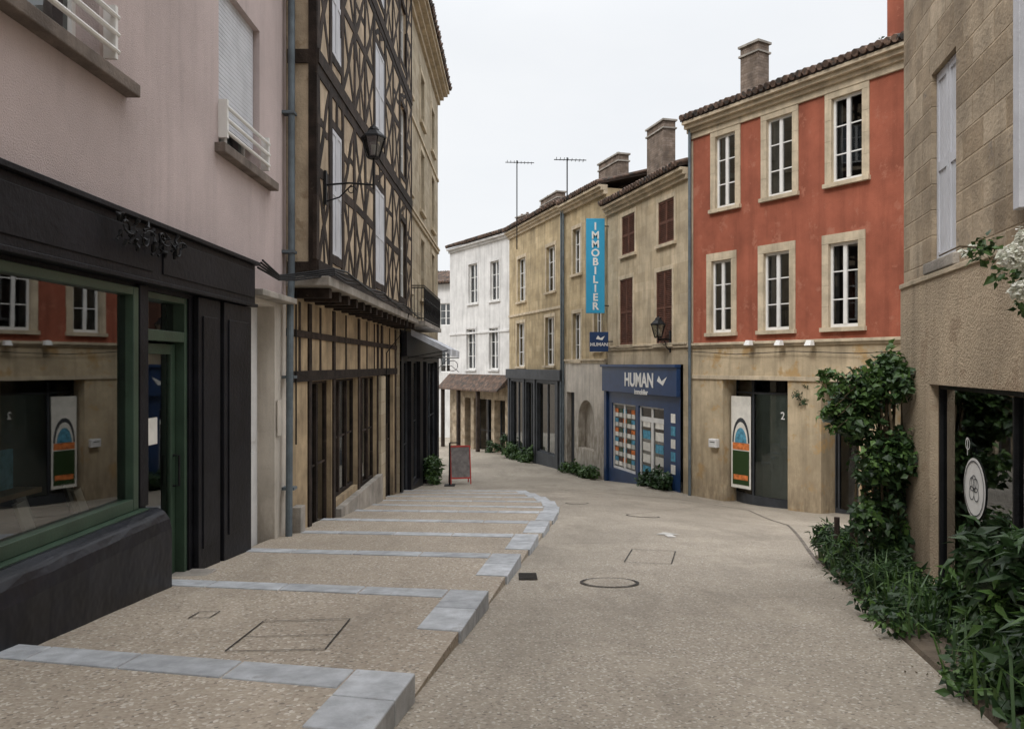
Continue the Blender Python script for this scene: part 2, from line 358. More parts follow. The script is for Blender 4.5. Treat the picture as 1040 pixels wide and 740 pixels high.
for y in YR:
    a=xl(y)
    for i in range(NC+1):
        x=a+(14-a)*(i/NC); mb.v.append((x,y,g(x,y)))
mb.f=[(j*(NC+1)+i,j*(NC+1)+i+1,(j+1)*(NC+1)+i+1,(j+1)*(NC+1)+i) for j in range(len(YR)-1) for i in range(NC)]
mb.build('road',M['road'],smooth=True)
# stepped pavement
LN=[-.6,1.6,3.85,6.2,8.5,10.6,12.6,14.6,16.5,18.3,20,21.6,23]
XW=-3.36
pav=empty('stepped_pavement'); tb=MB(); sb=MB()
def edge(k):
    yr=LN[k]; x=xr(yr); yl=yr+.36*(x-XW)
    if k>8: yl=yr+.3*(x-XW)
    return (XW,yl),(x,yr)
def tpt(k,s,t):
    (ax,ay),(bx,by)=edge(k-1); (cx,cy),(dx,dy)=edge(k)
    ux=ax+(bx-ax)*s; uy=ay+(by-ay)*s; lx=cx+(dx-cx)*s; ly=cy+(dy-cy)*s
    f=1 if k<8 else .6
    zu=cz(uy)+.012; zl=cz(ly)+f*(.05+.08*s)
    return (ux+(lx-ux)*t,uy+(ly-uy)*t,zu+(zl-zu)*t)
def up(p,h): return (p[0],p[1],p[2]+h)
NS,NT=16,6
for k in range(1,len(LN)):
    o=len(tb.v)
    tb.v+=[tpt(k,i/NS,q/NT) for q in range(NT+1) for i in range(NS+1)]
    tb.f+=[(o+q*(NS+1)+i,o+(q+1)*(NS+1)+i,o+(q+1)*(NS+1)+i+1,o+q*(NS+1)+i+1)[::-1] for q in range(NT) for i in range(NS)]
    dn=lambda p:(p[0],p[1],p[2]-.3)
    A_,B_,C_,D_=tpt(k,0,0),tpt(k,1,0),tpt(k,1,1),tpt(k,0,1)
    tb.quad(dn(C_),C_,D_,dn(D_)); tb.quad(dn(B_),B_,C_,dn(C_))
    (cx,cy),(dx,dy)=edge(k); W=dx-cx; Ln=LN[k]-LN[k-1]
    sw=1-.3/W; st=1-.26/Ln; bt=1-min(.9,1.15/Ln)
    if k==2: bt=1-.72/Ln
    n=int(W*sw/.85)+1
    for i in range(n):
        s0=sw*i/n+.002; s1=sw*(i+1)/n-.002; hh=.007+U(0,.003)
        sb.prism([up(tpt(k,s0,st),hh),up(tpt(k,s1,st),hh),up(tpt(k,s1,1.003),hh),up(tpt(k,s0,1.003),hh)],.2)
    h=(bt+1)/2
    for (t0,t1) in ((bt,h-.002),(h+.002,1.004)):
        sb.prism([up(tpt(k,sw+.002,t0),.009),up(tpt(k,1.006,t0),.009),up(tpt(k,1.006,t1),.009),up(tpt(k,sw+.002,t1),.009)],.25)
tb.build('paving',M['pave'],pav); sb.build('stone_edging',M['slab'],pav,.008)
def terr_z(x,y):
    for k in range(1,len(LN)):
        (ax,ay),(bx,by)=edge(k-1); (cx,cy),(dx,dy)=edge(k)
        s=(x-XW)/(max(.1,bx-XW)); yu=ay+(by-ay)*s; yl=cy+(dy-cy)*s
        if yu<=y<=yl: return tpt(k,s,(y-yu)/(yl-yu))[2]
    return g(x,y)
def tline(mb,pts,w,zf,h=.004):
    for (a,b) in zip(pts,pts[1:]):
        dx=b[0]-a[0]; dy=b[1]-a[1]; L=math.hypot(dx,dy) or 1; n=max(1,int(L/.3)); nx_=-dy/L*w/2; ny=dx/L*w/2
        for i in range(n):
            p=(a[0]+dx*i/n,a[1]+dy*i/n); q=(a[0]+dx*(i+1)/n,a[1]+dy*(i+1)/n)
            P=[(p[0]-nx_,p[1]-ny),(q[0]-nx_,q[1]-ny),(q[0]+nx_,q[1]+ny),(p[0]+nx_,p[1]+ny)]
            mb.quad(*[(x,y,zf(x,y)+h) for x,y in P])
def ring(name,cx,cy,r,zf,w=.03):
    e=empty(name); m=MB(); n=40
    for i in range(n):
        a=2*math.pi*i/n; b=2*math.pi*(i+1)/n
        P=[(cx+math.cos(a)*(r-w),cy+math.sin(a)*(r-w)),(cx+math.cos(a)*r,cy+math.sin(a)*r),(cx+math.cos(b)*r,cy+math.sin(b)*r),(cx+math.cos(b)*(r-w),cy+math.sin(b)*(r-w))]
        m.quad(*[(x,y,zf(x,y)+.009) for x,y in P])
    m.build('frame_ring',M['cast'],e)
    m=MB(); vs=[(cx+math.cos(2*math.pi*i/n)*(r-w-.012),cy+math.sin(2*math.pi*i/n)*(r-w-.012)) for i in range(n)]
    m.add([(x,y,zf(x,y)+.007) for x,y in vs],[tuple(range(n))]); m.build('lid',M['road'],e)
for px,py,w in ((619,592,60),(653,524,34),(586,511,24)):
    x,y=gp(px,py); ring('manhole_cover',x,y,w/2/FP*y,g)
def rectcover(name,pts,zf,w=.03,lid=None,h=.008):
    e=empty(name); m=MB(); tline(m,pts+[pts[0]],w,zf,h); m.build('frame',M['cast'],e)
rectcover('access_cover',[gp(634,571),gp(682,573),gp(686,560),gp(642,558)],g,.014)
a=[(-1.72,4.72),(-1.12,4.72),(-1.12,5.45),(-1.72,5.45)]
rectcover('access_cover',a,terr_z,.010,h=.006)
e=empty('access_cover_joint'); m=MB(); tline(m,[(-1.72,5.05),(-1.12,5.05)],.008,terr_z,.005); m.build('joint',M['cast'],e)
rectcover('access_cover',[(-2.3,5.6),(-2.15,5.6),(-2.15,5.8),(-2.3,5.8)],terr_z,.010,h=.006)
x,y=gp(536,586); e=empty('drain_grate'); m=MB()
m.quad(*[(a,b,g(a,b)+.008) for a,b in ((x-.09,y-.2),(x+.09,y-.2),(x+.09,y+.2),(x-.09,y+.2))]); m.build('pit',M['seam'],e)
m=MB()
for i in range(9):
    yy=y-.19+i*.045; m.prism([(x-.09,yy,g(x,yy)+.015),(x+.09,yy,g(x,yy)+.015),(x+.09,yy+.02,g(x,yy+.02)+.015),(x-.09,yy+.02,g(x,yy+.02)+.015)],.006)
m.build('bars',M['cast'],e)
m=MB()
pts=[gp(*q) for q in ((548,497),(610,500),(690,507),(760,518),(800,533),(822,560),(831,572))]
tline(m,pts,.045,g,.006); m.build('road_gutter_joint',M['seam'])
m=MB(); tline(m,[gp(560,515),gp(640,522),gp(735,512)],.014,g,.006); m.build('road_seam',M['seam'])
x,y=gp(681,543); m=MB(); P=[(-.1,-.3),(.02,-.3),(.02,.0),(.14,0),(-.04,.28),(-.22,0),(-.1,0)]
m.add([(x+a,y+b*1.1,g(x+a,y+b)+.008) for a,b in P],[tuple(range(7))]); m.build('road_marking_arrow',surf('road_paint',(.6,.58,.54),.2,8,bump=0,streak=.4))

# ------------------------------------------------------------------ left building 1
b=Bld('pink_shop_building',(-3.3,-3),(-3.3,11.5))
def Yy(v): return v+3
w1=(Yy(4.2),Yy(6.3),2.42,4.6); w2=(Yy(8.86),Yy(10.3),2.5,4.35); w0=(Yy(.5),Yy(2.4),2.42,4.6)
nic=(Yy(9.95),Yy(10.95),-2.7,.80)
b.wall('pink',0,b.L,-4,8,[w0,w1,w2,(0,Yy(9.6),-4,.8,0),(Yy(9.6),b.L,-4,.95,0)],rev=.28)
b.wall('palewall',Yy(9.6),b.L,-4,.95,[nic+(.3,)],y=-.0,rev=.3)
b.body('pink',-4,8,7)
dw=(Yy(3.0),Yy(6.77),-1.24,.66); dr=(Yy(6.98),Yy(7.93),-2.3,.66)
b.wall('blackpaint',0,Yy(9.6),-4,.8,[dw+(.1,),dr+(.22,)],y=-.05,name='shopfront')
b.p('shopfront','blackpaint').quad((Yy(9.6),-.05,-4),(Yy(9.6),0,-4),(Yy(9.6),0,.8),(Yy(9.6),-.05,.8))
f=b.p('fascia','blackpaint',.01)
f.box(0,Yy(9.66),-.15,.0,.74,1.21); f.box(0,Yy(9.72),-.20,.0,1.212,1.255); f.box(0,Yy(9.68),-.18,-.0,.70,.738)
for k in range(4): f.box(Yy(-1+k*2.7),Yy(1.5+k*2.7),-.162,-.151,.81,1.14)
pl=b.p('pilaster','blackpaint',.008)
pl.box(Yy(8.02),Yy(8.62),-.11,-.052,-3,.69); pl.box(Yy(8.68),Yy(9.58),-.13,-.052,-3,.69); pl.box(Yy(8.80),Yy(9.46),-.145,-.131,-1.9,.5); pl.box(Yy(8.12),Yy(8.52),-.125,-.111,-1.9,.5)
pl.box(Yy(6.80),Yy(6.96),-.09,-.052,-1.24,.69)
m=b.p('shop_plinth','blackplinth',.02); pf=[(-.055,-1.25),(-.2,-1.25),(-.27,-1.28),(-.31,-1.34),(-.33,-1.43),(-.33,-3)]
u0,u1=Yy(1.5),Yy(6.9); n=len(pf); N=24; vs=[]
for i in range(N+1):
    u=u0+(u1-u0)*i/N
    for (yy,zz) in pf: vs.append((u,yy+U(-.006,.006)*(yy<-.1),zz+U(-.006,.006)*(zz>-2)))
m.add(vs,[(i*n+k,(i+1)*n+k,(i+1)*n+k+1,i*n+k+1)[::-1] for i in range(N) for k in range(n-1)]+[tuple(N*n+k for k in range(n))])
fr=b.p('display_frame','green',.006); a_,b_,c_,d_=dw
for q in ((a_,b_,c_,c_+.1),(a_,b_,d_-.07,d_)): fr.box(q[0]+.09,q[1]-.09,-.09,.03,q[2],q[3])
fr.box(a_,a_+.09,-.092,.03,c_,d_); fr.box(b_-.09,b_,-.092,.03,c_,d_)
b.p('display_sill','green').box(a_-.05,b_+.05,-.17,-.052,c_-.04,c_-.003)
b.p('display_glass','shopglass').quad((a_+.05,-.02,c_+.05),(b_-.05,-.02,c_+.05),(b_-.05,-.02,d_-.03),(a_+.05,-.02,d_-.03))
b.p('display_floor','floorwood').box(a_,b_,.06,1.3,c_-.05,c_+.02)
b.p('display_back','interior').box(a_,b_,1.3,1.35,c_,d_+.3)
bk=b.p('books','paper')
for i in range(10):
    u=Yy(4.0+i*.28+U(-.05,.05)); yy=U(.1,.4); h=U(.18,.34)
    bk.hexa([(u,yy,c_+.02),(u+.19,yy+.05,c_+.02),(u+.19,yy+.08,c_+.02),(u,yy+.03,c_+.02),(u,yy+.08,c_+.02+h),(u+.19,yy+.13,c_+.02+h),(u+.19,yy+.16,c_+.02+h),(u,yy+.11,c_+.02+h)])
for i in range(5): bk.box(Yy(4.4),Yy(4.66),.6,.8,c_+.025+i*.04,c_+.06+i*.04)
tp=b.p('display_cards','tealp'); tp.box(Yy(5.7),Yy(6.0),.5,.52,c_+.3,c_+.6)
b.p('display_cards','orange').box(Yy(5.0),Yy(5.12),.4,.42,c_+.02,c_+.16)
b.p('display_shelf','floorwood').box(Yy(5.6),Yy(6.2),.4,.8,c_+.24,c_+.28)
a_,b_,c_,d_=dr; d0=b.p('door','green',.005)
for (p,q,r_,v) in ((a_,a_+.06,-2.3,d_),(b_-.06,b_,-2.3,d_),(a_+.06,b_-.06,d_-.06,d_),(a_+.06,b_-.06,.22,.32)): d0.box(p,q,-.03,.16,r_,v)
for (p,q,r_,v) in ((a_+.07,a_+.17,-2.25,.2),(b_-.17,b_-.07,-2.25,.2),(a_+.17,b_-.17,.1,.2),(a_+.17,b_-.17,-2.25,-1.85)): d0.box(p,q,.06,.11,r_,v)
b.p('door_glass','shopglass').quad((a_+.16,.085,-1.87),(b_-.16,.085,-1.87),(b_-.16,.085,.12),(a_+.16,.085,.12))
b.p('door_glass','shopglass').quad((a_+.06,.085,.3),(b_-.06,.085,.3),(b_-.06,.085,d_-.05),(a_+.06,.085,d_-.05))
b.p('door_notice','paper').box(a_+.3,a_+.5,.068,.072,-.75,-.5)
b.p('door_handle','iron').tube([(b_-.12,.06,-1.2),(b_-.12,-.0,-1.2),(b_-.12,-.0,-.9),(b_-.12,.06,-.9)],.012)
b.p('doorstep','concrete',.01).box(a_-.05,b_+.08,-.3,.2,-2.45,-2.07)
a_,b_,c_,d_=nic; nd=b.p('side_door','whitewall'); nd.box(a_-.02,b_+.02,.24,.29,-2.7,.82); nd.box(a_+.08,b_-.08,.225,.238,-2.6,-1.2); nd.box(a_+.08,b_-.08,.225,.238,-1.05,.7)
b.p('door_hood','concrete',.01).box(Yy(9.75),Yy(11.3),-.22,-.002,.86,.94)
b.p('meter_box','palewall').box(Yy(11.0),Yy(11.18),-.03,-.013,-1.0,-.5)
for w in (w0,w1,w2):
    b.window(w,rev=.28,rows=1,cols=2,curtain=.6)
    b.p('window_sills','sillbrown',.01).box(w[0]-.12,w[1]+.45,-.12,.05,w[2]-.14,w[2]-.03)
    rl=b.p('window_rails','white')
    for i in range(3): rl.tube([(w[0]+.0,-.09,w[2]+.12+i*.14),(w[1]+.12,-.09,w[2]+.12+i*.14)],.022,8)
    rl.box(w[0]-.01,w[0]+.04,-.1,.02,w[2]+.05,w[2]+.48); rl.box(w[1]+.06,w[1]+.1,-.1,.0,w[2]+.05,w[2]+.48)
sh=b.p('roller_shutter','shutterW')
for i in range(30): sh.box(w2[0]+.02,w2[1]-.02,.08,.1+.008*(i%2),w2[2]+.3+i*.052,w2[2]+.346+i*.052)
for i in range(14): sh.box(w1[0]+.02,w1[1]-.02,.08,.1+.008*(i%2),w1[3]-.06-i*.052,w1[3]-.014-i*.052)
ir=b.p('iron_ornament','iron')
for k in range(4):
    cu_=Yy(6.2+k*.32); s_=(-1)**k
    ir.tube([(cu_+.13*math.cos(t*.55)*(1-t*.075),-.23-.01*t,1.06+s_*.10*math.sin(t*.55)*(1-t*.075)) for t in range(12)],.009,6)
for k in range(30):
    x=Yy(6.1)+R()*1.2; z=1.02+U(-.09,.12); ir.tube([(x,-.23,z),(x+U(-.06,.06),-.25,z+U(.02,.07)),(x+U(-.09,.09),-.23,z+U(.02,.1))],[.014,.02,.003],5)
dp=b.p('drainpipe','zinc'); dp.tube([(Yy(11.36),-.12,9),(Yy(11.36),-.12,1.2),(Yy(11.3),-.12,.9),(Yy(11.22),-.12,-2.6)],.05,12)
for z in (-1.8,-.2,1.6,3.6,5.4): dp.box(Yy(11.28),Yy(11.44),-.18,-.0,z,z+.04)
b.roof(0,b.L,8,.5,7)
b.done()

# ------------------------------------------------------------------ half timbered
b=Bld('half_timbered_house',(-3.3,11.52),(-3.3,22.4)); L=b.L; j=-.44
def Yt(v): return v-11.52
ops=[(Yt(12.9),Yt(14.4),-3.2,-.28),(Yt(14.7),Yt(16.8),-2.55,-.28),(Yt(17.05),Yt(19.2),-2.75,-.28),(Yt(20.0),Yt(21.9),-4,-.1)]
b.wall('ochre',0,L,-4.5,1.3,[o+(.25,) for o in ops])
wins=[]
for z0,z1 in ((1.75,3.75),(4.95,6.75),(7.9,9.4)):
    for (a_,b_) in ((12.45,13.2),(16.4,17.6),(20.1,21.2)): wins.append((Yt(a_),Yt(b_),z0,z1))
b.wall('daub',0,L,1.3,10.5,wins,y=j,rev=.16)
sw_=b.p('jetty_side','daub'); sw_.quad((0,0,1.3),(0,j,1.3),(0,j,10.5),(0,0,10.5)); sw_.quad((0,j,1.3),(0,0,1.3),(L,0,1.3),(L,j,1.3))
b.body('daub',-4.5,10.5,7,y=0)
T=b.p('timber_frame','timber',.004)
ty=j-.016; td=.06
def bm(p,q,w,y=None,d=td,jit=.045):
    y=ty if y is None else y
    p=(p[0]+U(-jit,jit),p[1]+U(-jit,jit)); q=(q[0]+U(-jit,jit),q[1]+U(-jit,jit))
    k=jit*1.5
    m1=(p[0]+(q[0]-p[0])*.35+U(-k,k),p[1]+(q[1]-p[1])*.35+U(-k,k)); m2=(p[0]+(q[0]-p[0])*.7+U(-k,k),p[1]+(q[1]-p[1])*.7+U(-k,k)); y+=U(-.002,.002)
    w1_,w2_,w3_=[w*U(.85,1.2) for _ in range(3)]
    T.beam(p,m1,w1_,d,y); T.beam(m1,m2,w2_,d,y+.0009); T.beam(m2,q,w3_,d,y+.0018)
for s_,(z0,z1) in enumerate(((1.35,4.45),(4.45,7.4),(7.4,10.4))):
    bm((0,z0+.08),(L,z0+.08),.24,ty-.02,jit=.01); bm((0,z1-.12),(L,z1-.12),.18,ty-.004,jit=.012)
    rz=z0+(.25 if s_==0 else .3)
    ws=sorted([w for w in wins if z0<w[2]<z1]); 
    cur=0; spans=[]
    for w in ws: spans.append((cur,w[0])); cur=w[1]
    spans.append((cur,L))
    for w in ws:
        bm((w[0]-.07,z0),(w[0]-.07,z1),.15,ty-.006,jit=.012); bm((w[1]+.07,z0),(w[1]+.07,z1),.15,ty-.006,jit=.012)
        bm((w[0],w[3]+.07),(w[1],w[3]+.07),.14,jit=.005); bm((w[0],w[2]-.07),(w[1],w[2]-.07),.14,jit=.005)
        x=(w[0]+w[1])/2; bm((x,w[3]+.1),(x,z1-.15),.12,jit=.01)
        if w[1]-w[0]>1: bm((w[0]+.1,w[3]+.15),(w[1]-.1,z1-.2),.1,ty+.005)
    for (a_,c_) in spans:
        a2=a_+(.08 if a_>0 else .06); c2=c_-(.08 if c_<L else .06)
        if c2-a2<.2: continue
        zm=rz+1.25; zt_=z1-.2
        bm((a2,zm),(c2,zm),.15,ty+.002,jit=.02)
        n=max(1,round((c2-a2)/.95)); wd=(c2-a2)/n
        for i in range(n+1):
            x=a2+i*wd
            bm((x,z0+.15),(x,z1-.15),.16,ty-.002)
        for i in range(n):
            x=a2+i*wd; y2=x+wd
            bm((x+.05,z0+.2),(y2-.05,zm-.06),.13,ty+.004); bm((y2-.05,z0+.2),(x+.05,zm-.06),.13,ty+.006)
            if wd>.7:
                bm((x+.05,zm+.06),(y2-.05,zt_),.13,ty+.004)
                if (i+s_)%2: bm((y2-.05,zm+.06),(x+.05,zt_),.13,ty+.006)
                else:
                    bm((x+.05,(zm+zt_)/2),(y2-.05,(zm+zt_)/2),.11,ty+.007); bm(((x+y2)/2,z0+.2),((x+y2)/2,zm-.05),.09,ty+.008)
            else: bm((x+.05,zm+.06),(y2-.05,zt_),.11,ty+.004)
for k,w in enumerate(wins):
    if k%3==1 or k in (3,0): b.shutters((w[0]+.02,w[1]-.02,w[2],w[3]),'shutterW',y=j+.04,louv=False)
    else: b.window(w,y=j,rev=.16,rows=3,cols=2,curtain=.8)
S=b.p('timber_side','timber')
for z in (1.3,4.4,7.4,10.2): S.box(-.03,.0,j,-.02,z,z+.2)
S.box(-.032,0,j-.013,j+.11,1.3,10.4)
b.p('jetty_ledge','concrete',.015).box(-.05,L+.02,j-.2,.02,1.15,1.29)
for i in range(16): T.box(.3+i*.68,.46+i*.68,j-.12,.0,1.0,1.145)
for x in (.12,1.28,3.02,5.4,7.78,8.35,10.7): T.box(x-.09,x+.09,-.03,.05,-3.6,.98)
T.box(0,L,-.042,.04,-.27,-.1); T.box(0,L,-.036,.04,.42,.53); 
x=.7
while x<L-.5: T.box(x-.05,x+.05,-.015,.04,-.1,.97); x+=U(.95,1.35)
for o in ops:
    b.window(o,rev=.18,frame='timber',rows=2,cols=3 if o[1]-o[0]>1.6 else 2,curtain=0,glass='shopglass',fw=.05)
b.p('stone_base','concrete',.01).box(Yt(14.6),Yt(19.3),-.14,-.001,-4.5,-2.72+.05)
b.p('stone_pier','stoneL',.01).box(Yt(19.3),Yt(19.95),-.1,-.001,-4.5,-.29)
b.p('corner_stone','concrete',.01).box(.05,.3,-.2,-.055,-3,-2.1)
cb=b.p('cables','iron')
for k in range(4):
    cb.tube([(-1.6,-.1-.02*k,1.22+.03*k),(-.9,-.16,1.14+.02*k),(-.3,-.22,1.2+.03*k),(.1,j-.24,1.32+.03*k)]+[(i*.9,j-.235-.01*k,1.34+.02*k-.05*math.sin(i*1.7+k)) for i in range(1,13)],.014,6)
cb.tube([(8.5,j-.24,1.3),(8.8,j-.1,.9),(8.7,-.08,.3),(8.7,-.08,-1.5)],.015,6)
cb.tube([(.3,-.06,1.1),(.3,-.06,-1.2)],.012,6)
T.box(-.1,L+.1,j-.45,j,10.4,10.5)
for i in range(18): T.box(.2+i*.6,.32+i*.6,j-.7,j,10.5,10.62)
b.roof(-.1,L+.1,10.65,.75,7,y=j)
b.done()
def lantern(name,P,dirv,arm,stem=.06,s=1.0):
    e=empty(name,P,math.atan2(dirv[1],dirv[0])); m=MB()
    m.box(-.01,.03,-.04,.04,-.35*s,.25*s)
    m.tube([(0,0,.0),(arm*.5,0,.03),(arm,0,.0)],.018*s,8)
    m.tube([(0,0,-.3*s),(arm*.3,0,-.22*s),(arm*.55,0,0)],.014*s,8)
    m.tube([(arm*.55+.09*s*math.cos(t)*(1-t/9),0,-.1*s+.09*s*math.sin(t)*(1-t/9)) for t in [i*.6 for i in range(12)]],.01*s,6)
    z=stem
    m.tube([(arm,0,-.08*s),(arm,0,z)],.02*s,8)
    m.frus((arm,0,z),.11*s,.12*s,.03*s,6)
    n=6; r0,r1,h=.11*s,.21*s,.36*s
    for k in range(n):
        a=2*math.pi*k/n; m.tube([(arm+r0*math.cos(a),r0*math.sin(a),z+.02*s),(arm+r1*math.cos(a),r1*math.sin(a),z+h)],.011*s,6)
    m.frus((arm,0,z+h),.235*s,.23*s,.03*s,6); m.frus((arm,0,z+h+.03*s),.22*s,.09*s,.12*s,6); m.frus((arm,0,z+h+.15*s),.10*s,.07*s,.05*s,8); m.frus((arm,0,z+h+.2*s),.03*s,.005,.07*s,8)
    m.build('bracket_and_frame',M['iron'],e)
    m=MB(); m.frus((arm,0,z+.03*s),r0*.92,r1*.94,h-.03*s,6); m.build('lantern_panes',M['shopglass'],e)
    m=MB(); m.frus((arm,0,z+.08*s),.035*s,.045*s,.16*s,10); m.build('bulb',M['opal'],e)
lantern('wall_lantern',(-2.84,11.95,2.72),(1,0.0),.74,stem=.40,s=.85)

# ------------------------------------------------------------------ left stone building
b=Bld('stone_townhouse',(-3.2,22.45),(-3.2,34.0)); L=b.L
ops=[(U0,U0+1.15,z0,z1) for z0,z1 in ((2.3,4.4),(5.4,7.5),(8.5,10.2)) for U0 in (1.4,5.0,8.7)]
b.wall('stoneL',0,L,1.0,11.2,ops); b.body('stoneL',-6,11.2,7)
for o in ops: b.window(o,rows=3); b.surround(o)
gops=[(.4,2.2,-5,.1),(2.7,4.6,-3.9,.1),(5.4,6.6,-5,.1),(7.0,10.8,-4.2,.1)]
b.wall('blackpaint',0,L,-6,.999,gops,y=-.05,name='shopfront')
for o in gops: b.window(o,y=-.05,frame='darkgrey',rows=2,cols=2,curtain=0,glass='shopglass')
b.p('shop_fascia','blackpaint',.01).box(.05,L,-.2,-.05,.25,.95)
b.cornice(0,L,4.75,[(.12,.06),(.08,.1)],'trim'); b.cornice(0,L,7.85,[(.1,.05)],'trim')
b.cornice(-.02,L+.1,11.2,[(.2,.1),(.15,.25),(.12,.42),(.1,.5)],'trim'); b.roof(0,L+.1,11.78,.55,7)
bl=b.p('balcony_slab','concrete',.01); bl.box(.1,5.2,-.72,-.0,1.12,1.25)
ir=b.p('balcony_railing','iron')
for z in (1.32,2.2,2.26): ir.tube([(.12,-.05,z),(.12,-.68,z),(5.15,-.68,z),(5.15,-.05,z)],.018,6)
for i in range(52): ir.tube([(.15+i*.098,-.68,1.25),(.15+i*.098,-.68,2.22)],.010,5)
for i in range(6): ir.tube([(.12,-.1-i*.1,1.25),(.12,-.1-i*.1,2.22)],.010,5)
for i in range(12): ir.tube([(.3+i*.42+.12*math.cos(t),-.70,1.7+.2*math.sin(t)) for t in [q*.7 for q in range(10)]],.009,5)
b.done()
e=empty('shop_awning',(-3.2,23.4,0)); m=MB(); n=16
for i in range(n):
    y0=i*.26
    m.hexa([(.2,y0,1.02),(1.35,y0,.44),(1.35,y0+.255,.44),(.2,y0+.255,1.02),(.2,y0,1.04),(1.35,y0,.46),(1.35,y0+.255,.46),(.2,y0+.255,1.04)])
    m.box(1.35,1.362,y0,y0+.255,.44-.16-.04*(i%2),.46)
m.add([(.2,-.002,1.04),(1.35,-.002,.46),(1.35,-.002,.30),(.2,-.002,.86)],[(0,1,2,3)])
m.build('canvas',surf('awning_canvas',(.62,.64,.68),.1,5,bump=0,streak=.15,island=.35),e)
m=MB(); m.tube([(.1,0,.2),(1.3,0,.42)],.014); m.tube([(.1,4.15,.2),(1.3,4.15,.42)],.014); m.tube([(1.34,0,.43),(1.34,4.16,.43)],.018); m.build('arms',M['iron'],e)
e=empty('hanging_shop_sign',(-3.25,30.5,.25)); m=MB(); m.tube([(0,0,0),(1.2,0,0)],.016); m.tube([(0,0,-.5),(.4,0,-.4),(.8,0,0)],.012)
m.tube([(.95+.2*math.cos(t),0,-.3+.2*math.sin(t)) for t in [k*.4 for k in range(17)]],.012); m.tube([(.5,0,0),(.6,0,-.35),(.9,0,-.3),(1.2,0,-.55)],.012,6); m.build('bracket',M['iron'],e)

# ------------------------------------------------------------------ far background houses
b=Bld('distant_white_house',(-14,64),(-3.5,60)); ops=[(x,x+1,z,z+1.7) for x in (1.5,4.5,7.5,9.0) for z in (-.6,3)]
b.wall('whitewall',0,b.L,-7,6.2,ops); b.body('whitewall',-7,6.2,7)
for o in ops: b.window(o,rows=3)
b.roof(-.3,b.L+.3,6.2,.5,7); b.done()

b=Bld('white_house',(-4.1,52),(-.15,45.2)); L=b.L
ops=[b.r(*q) for q in ((476,485,268,308),(498,507,265,305),(474,483,334,375),(497,506,333,375))]
b.wall('whitewall',0,L,-1,7.6,ops); b.body('whitewall',-7,7.6,7)
for o in ops: b.window(o,rows=3,curtain=.6); b.surround(o,.12,mat='whitewall')
gops=[b.r(472,478,404,455)[:2]+(-6,-2.1),b.r(481,499,400,440)[:2]+(-6,-2.1),b.r(502,513,400,440)[:2]+(-6,-2.1)]
b.wall('stoneR',0,L,-7,-1.001,[o+(.5,) for o in gops],y=.0,name='ground_floor')
for o in gops: b.window(o,rev=.5,frame='darkgrey',rows=2,cols=2,curtain=0)
b.p('pent_roof','tile',.02).hexa([(-.1,-.9,-1.6),(L+.1,-.9,-1.6),(L+.1,0,-1.1),(-.1,0,-1.1),(-.1,-.9,-1.5),(L+.1,-.9,-1.5),(L+.1,0,-.6),(-.1,0,-.6)])
for u in (.3,2.6,5.2): b.p('posts','timber').box(u,u+.2,-.8,-.6,-6,-1.6)
b.cornice(-.05,L+.05,1.9,[(.12,.06)],'whitewall'); b.cornice(-.05,L+.05,7.3,[(.15,.1),(.12,.25)],'whitewall'); b.roof(0,L,7.6,.35,7)
b.chimney(524,535,220,2.5,.5,7.8,pots=2)
b.done()

# ------------------------------------------------------------------ yellow building
b=Bld('yellow_stone_house',(-.15,44),(2.38,36.05)); L=b.L
ops=[b.r(*q) for q in ((526,534,262,306),(555,564,250,296),(525,533,328,372),(554,563,322,371))]
b.wall('yellow',0,L,-.4,7.2,ops); b.body('yellow',-6,7.2,7)
for o in ops: b.window(o,rows=3,curtain=.9); b.surround(o)
gops=[(.6,2.6,-4.6,-.9),(3.2,4.3,-5.2,-.9),(4.9,7.4,-4.3,-.9)]
b.wall('darkgrey',0,L,-6,-.4,gops,y=-.1,name='shopfront')
for o in gops: b.window(o,y=-.1,frame='darkgrey',rows=1,cols=2,curtain=0,glass='shopglass')
b.p('fascia','darkgrey',.01).box(0,L,-.22,-.1,-.75,-.25); b.cornice(0,L,2.6,[(.12,.06)],'trim')
for u in (.2,2.8,4.5,7.7): b.p('pilasters','darkgrey',.01).box(u,u+.22,-.16,-.1,-6,-.75)
b.cornice(0,L,6.95,[(.15,.1),(.12,.2),(.1,.3)],'trim'); b.roof(0,L,7.34,.4,7,slope=.28)
b.chimney(549,566,203,1.6,.45,7.4,pots=2)
b.p('drainpipe','zinc').tube([(L-.1,-.1,7.2),(L-.1,-.1,-5)],.05,8)
b.done()

# ------------------------------------------------------------------ banner building
b=Bld('cream_townhouse',(2.4,36),(3.8,31.65)); L=b.L
ops=[b.r(*q) for q in ((582,590,232,278),(582,590,318,366))]; ops+=[(L-1.2,L-.5,.6,2.4),(L-1.2,L-.5,3.9,5.7)]
b.wall('yellow',0,L,.05,7.1,ops); b.body('yellow',-6,7.1,7)
for o in ops: b.window(o,rows=3); b.surround(o)
r1=b.r(576,584,398,460); r2=b.r(588,604,406,452)
gops=[(r1[0]+.02,r1[1],-6,r1[3]),(r2[0],r2[1],-3.6,r2[3])]
b.wall('palewall',0,L,-6,.049,gops,y=-.03,rev=.35,name='ground_floor')
b.p('garage_door','darkgrey').box(gops[0][0],gops[0][1],.2,.25,-6,gops[0][3])
b.p('niche_back','palewall').box(gops[1][0]-.05,gops[1][1]+.05,.3,.34,-4,gops[1][3]+.1)
a_,b_,c_,d_=gops[1]; sp=b.p('arch','palewall'); n=10; cxm=(a_+b_)/2; rr=(b_-a_)/2
